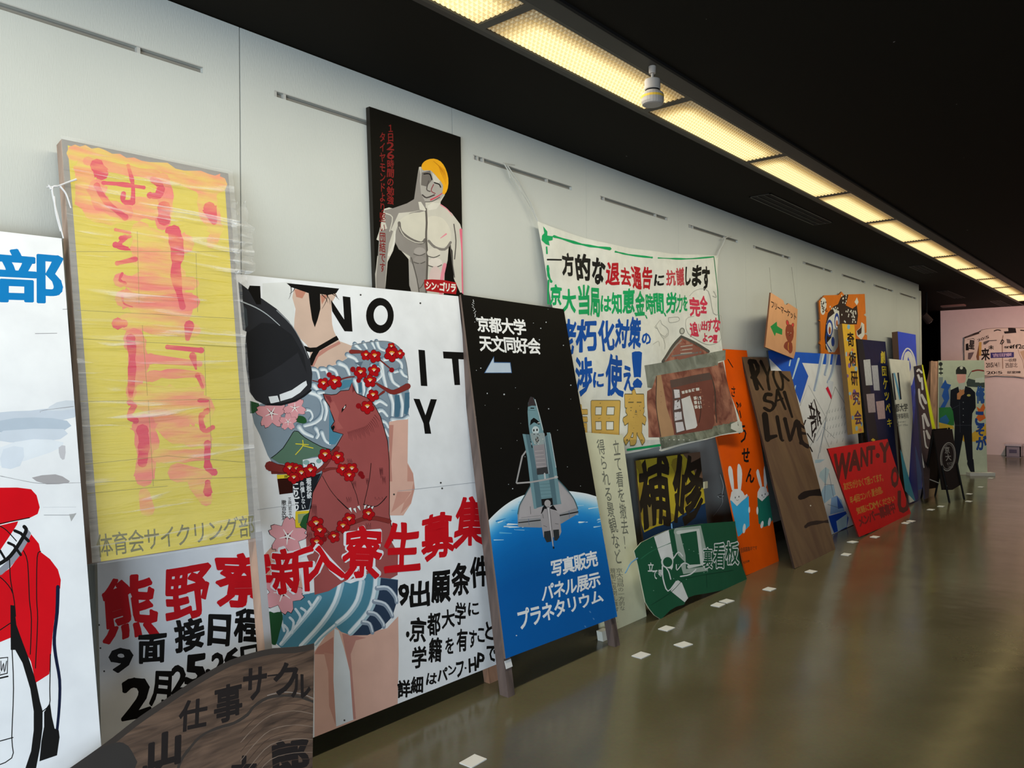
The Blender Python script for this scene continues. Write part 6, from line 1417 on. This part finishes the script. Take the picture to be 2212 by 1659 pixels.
g = hitZ((1998, 1010), 0); g = A0-Vector((nn.x, nn.y, 0)).normalized()*.7
mb = MB(); mb.tube([t0+sd*.06-B.n*.06, Vector((g.x, g.y, .02))+sd*.06], .035, WD, 4); mb.build('brace', B.root)
mb = MB(); f0 = B.surf((2086, 1026)); f0.z = 0; mb.box(f0+B.n*.01, (A1-A0).normalized()*.36, Vector((n.x, n.y, 0))*.12, (0, 0, .045), mat('#d9d4cc')); mb.build('foot', B.root)

# ---- graffiti covered van shaped cloth on the far wall
B = Board('graffiti_sheet', 'white van shaped sheet with black graffiti hung on the pink lit far wall', 'wall hanging', lambda p: hitX(p, END-.05), [(2070, 700), (2330, 700), (2330, 830), (2070, 830)], gain=1.1); B.n = Vector((-1, 0, 0)); B.back = .04; B.step = .0004
out = [(2083, 729), (2118, 715), (2124, 711), (2160, 708), (2214, 708), (2270, 712), (2296, 730), (2298, 812), (2240, 815), (2180, 813), (2127, 811), (2084, 812)]
B.panel('#d8cfc4', '#b59f92', outline=out)
B.part('graffiti').use('T'); GB = '#1f1a19'
B.stroke([(260, 540), (440, 470), (640, 400)], 18, GB, rag=.3); B.stroke([(280, 550), (600, 440)], 34, '#453a37', rag=.4); B.stroke([(640, 390), (720, 350), (960, 322), (1300, 312), (1700, 312)], 8, '#5a4a44'); B.stroke([(262, 550), (240, 900)], 8, '#6b5a52')
B.poly([(290, 700), (350, 680), (365, 850), (290, 850)], GB); B.stroke([(330, 590), (470, 570), (500, 600)], 10, GB, rag=.3)
B.chars([('星', 370, 610, 500, 820), ('未', 830, 730, 960, 830), ('来', 660, 800, 860, 1090)], GB, .03, jit=1)
B.poly([(350, 910), (490, 890), (440, 1000), (400, 1070), (340, 1060)], '#6e6468'); B.poly([(710, 650), (830, 610), (1030, 600), (1030, 620), (860, 630), (760, 710), (710, 710)], '#5d5a5a'); B.poly([(1260, 575), (1350, 590), (1370, 680), (1280, 680)], '#6a6564')
B.poly([(605, 650), (670, 650), (660, 980), (600, 980)], '#c8a65c'); B.poly([(540, 1000), (605, 700), (610, 1090), (560, 1090)], '#7e5a42'); B.stroke([(1180, 500), (1160, 700), (1175, 1280)], 24, '#9b8577')
B.stroke([(970, 385), (1050, 360), (1120, 375)], 26, GB, rag=.4); B.poly([(1300, 310), (1480, 320), (1500, 430), (1220, 450), (1200, 400), (1310, 390)], GB); B.stroke([(1600, 370), (1720, 380)], 26, GB); B.stroke([(1120, 690), (1160, 600), (1200, 640), (1150, 700)], 26, GB, rag=.4)
B.text('2015', [(560, 590), (840, 480), (850, 560), (580, 640)], '#4a3f3c', .02, jit=1)
B.text('sniff2o', [(1200, 730), (1700, 690), (1700, 810), (1210, 800)], GB, .02, jit=.8)
B.poly([(880, 905), (1440, 890), (1440, 1015), (885, 1035)], '#3b3a78'); B.text('吉田寮', [(930, 925), (1390, 910), (1390, 990), (935, 1015)], '#b9a9c4', .03, jit=.8)
B.text('2015/4/1', [(770, 1150), (1110, 1130), (1110, 1250), (775, 1260)], '#3f3532', .02, jit=.8); B.text('一収冊', [(1210, 1060), (1500, 1040), (1500, 1120), (1215, 1130)], '#4a3f3c', .02, jit=.8); B.text('西部北', [(1230, 1150), (1530, 1140), (1530, 1260), (1235, 1270)], '#5a4d48', .01, jit=.8)
B.text('2015 部室棟', [(780, 1350), (1600, 1340), (1600, 1400), (790, 1420)], '#3a302e', .02, jit=1); B.stroke([(1540, 830), (1580, 960), (1650, 1100), (1680, 1280)], 10, '#8b7164'); B.poly([(1580, 880), (1690, 850), (1690, 1120)], '#c0a98f')
B.stroke([(740, 1480), (1200, 1440), (1700, 1500)], 16, '#b59f92')
B.flush()

# ---- grey crate by the far wall
P = hitZ((2170, 986), 0); e = empty('plastic_crate', (P.x, P.y, 0), 'small translucent grey crate on the floor against the far wall', 'crate')
x0_, y1_ = END-.42, P.y; q = hitX((2205, 986), x0_); p_ = hitX((2172, 984), x0_); GC = mat('#82808c', 1.1, rough=.3); h_ = hitX((2172, 959), x0_).z
mb = MB(); W2 = p_.y-q.y; 
mb.aabb(x0_, x0_+.015, q.y, p_.y, .01, h_-.03, GC); mb.aabb(x0_+.33, x0_+.345, q.y, p_.y, .01, h_-.03, GC); mb.aabb(x0_, x0_+.345, q.y, q.y+.015, .01, h_-.03, GC); mb.aabb(x0_, x0_+.345, p_.y-.015, p_.y, .01, h_-.03, GC); mb.aabb(x0_, x0_+.345, q.y, p_.y, 0, .015, GC); mb.build('body', e)
mb = MB(); mb.aabb(x0_-.015, x0_+.36, q.y-.015, p_.y+.015, h_-.035, h_, mat('#a9a7b0', 1.2, rough=.3)); mb.build('lid', e)
mb = MB(); mb.aabb(x0_-.006, x0_, q.y+.06, p_.y-.06, h_*.35, h_*.6, mat('#55536a', rough=.3)); mb.build('front_panel', e)

# ---- caption cards lying on the floor
CW = mat('#e4e3dd', rough=.6, var=.03)
cards = [(1022, 1645, 10, 'nearest white caption card on the floor at the bottom centre'), (1385, 1416, 5, 'white caption card on the floor in front of the right post of the shuttle board'),
         (1476, 1393, -4, 'white caption card on the floor in front of the green board, the rightmost of three'), (1440, 1358, 6, 'white caption card on the floor just below the torn green board'),
         (1551, 1307, 8, 'left card of the touching pair on the floor before the orange board'), (1570, 1299, 0, 'right card of the touching pair on the floor before the orange board'),
         (1662, 1273, 5, 'white caption card on the floor before the orange rabbit board'), (1752, 1235, 3, 'white caption card on the floor before the foot of the brown plywood board'),
         (1828, 1198, 9, 'white caption card on the floor right of the brown plywood board'), (1842, 1171, -6, 'white caption card on the floor at the left foot of the red board'),
         (1890, 1160, 4, 'white caption card on the floor before the middle of the red board'), (1957, 1130, 4, 'left card of the touching pair by the right corner of the red board'), (1968, 1126, 0, 'right card of the touching pair by the right corner of the red board'),
         (2011, 1101, 3, 'white caption card on the floor left of the folding board feet'), (2033, 1094, 5, 'white caption card on the floor between the feet of the folding board'), (2093, 1083, 3, 'white caption card on the floor right of the folding board foot, nearer one'),
         (2094, 1067, 3, 'white caption card on the floor right of the folding board, farther one'), (2119, 1052, 2, 'white caption card on the floor before the policeman board'), (2141, 1033, 2, 'white caption card on the floor beside the policeman board foot')]
first = None
for (x, y, a, lab) in cards:
    P = hitZ((x, y), 0)
    if first is None:
        mb = MB(); mb.aabb(-.042, .042, -.030, .030, 0, .0035, CW); first = mb.build('caption_card', None, base=(0, 0, 0)); o = first
    else: o = first.copy(); COL.objects.link(o)
    o.location = (P.x, P.y, 0); o.rotation_euler = (0, 0, math.radians(a-8)); o['label'] = lab; o['category'] = 'card'; o['group'] = 'white caption cards on the floor'

# ---- loose white string with a knot on the wall beside the orange board
e = empty('knotted_string', tuple(hitY((1552, 1100), -.02)), 'thin knotted white string hanging on the wall left of the orange board', 'string')
SM = mat('#d8d8d4', 1.1)
mb = MB(); mb.tube([hitY(p, -.02) for p in smooth([(1556, 1025), (1563, 1050), (1560, 1068), (1561, 1085), (1552, 1100), (1541, 1115)], 4, False)], .0035, SM, 6, .002); mb.build('cord', e)
mb = MB(); mb.tube([hitY(p, -.024) for p in smooth([(1551, 1072), (1557, 1069), (1563, 1071), (1558, 1076), (1552, 1074)], 3, False)], .004, SM, 6); mb.build('knot', e)
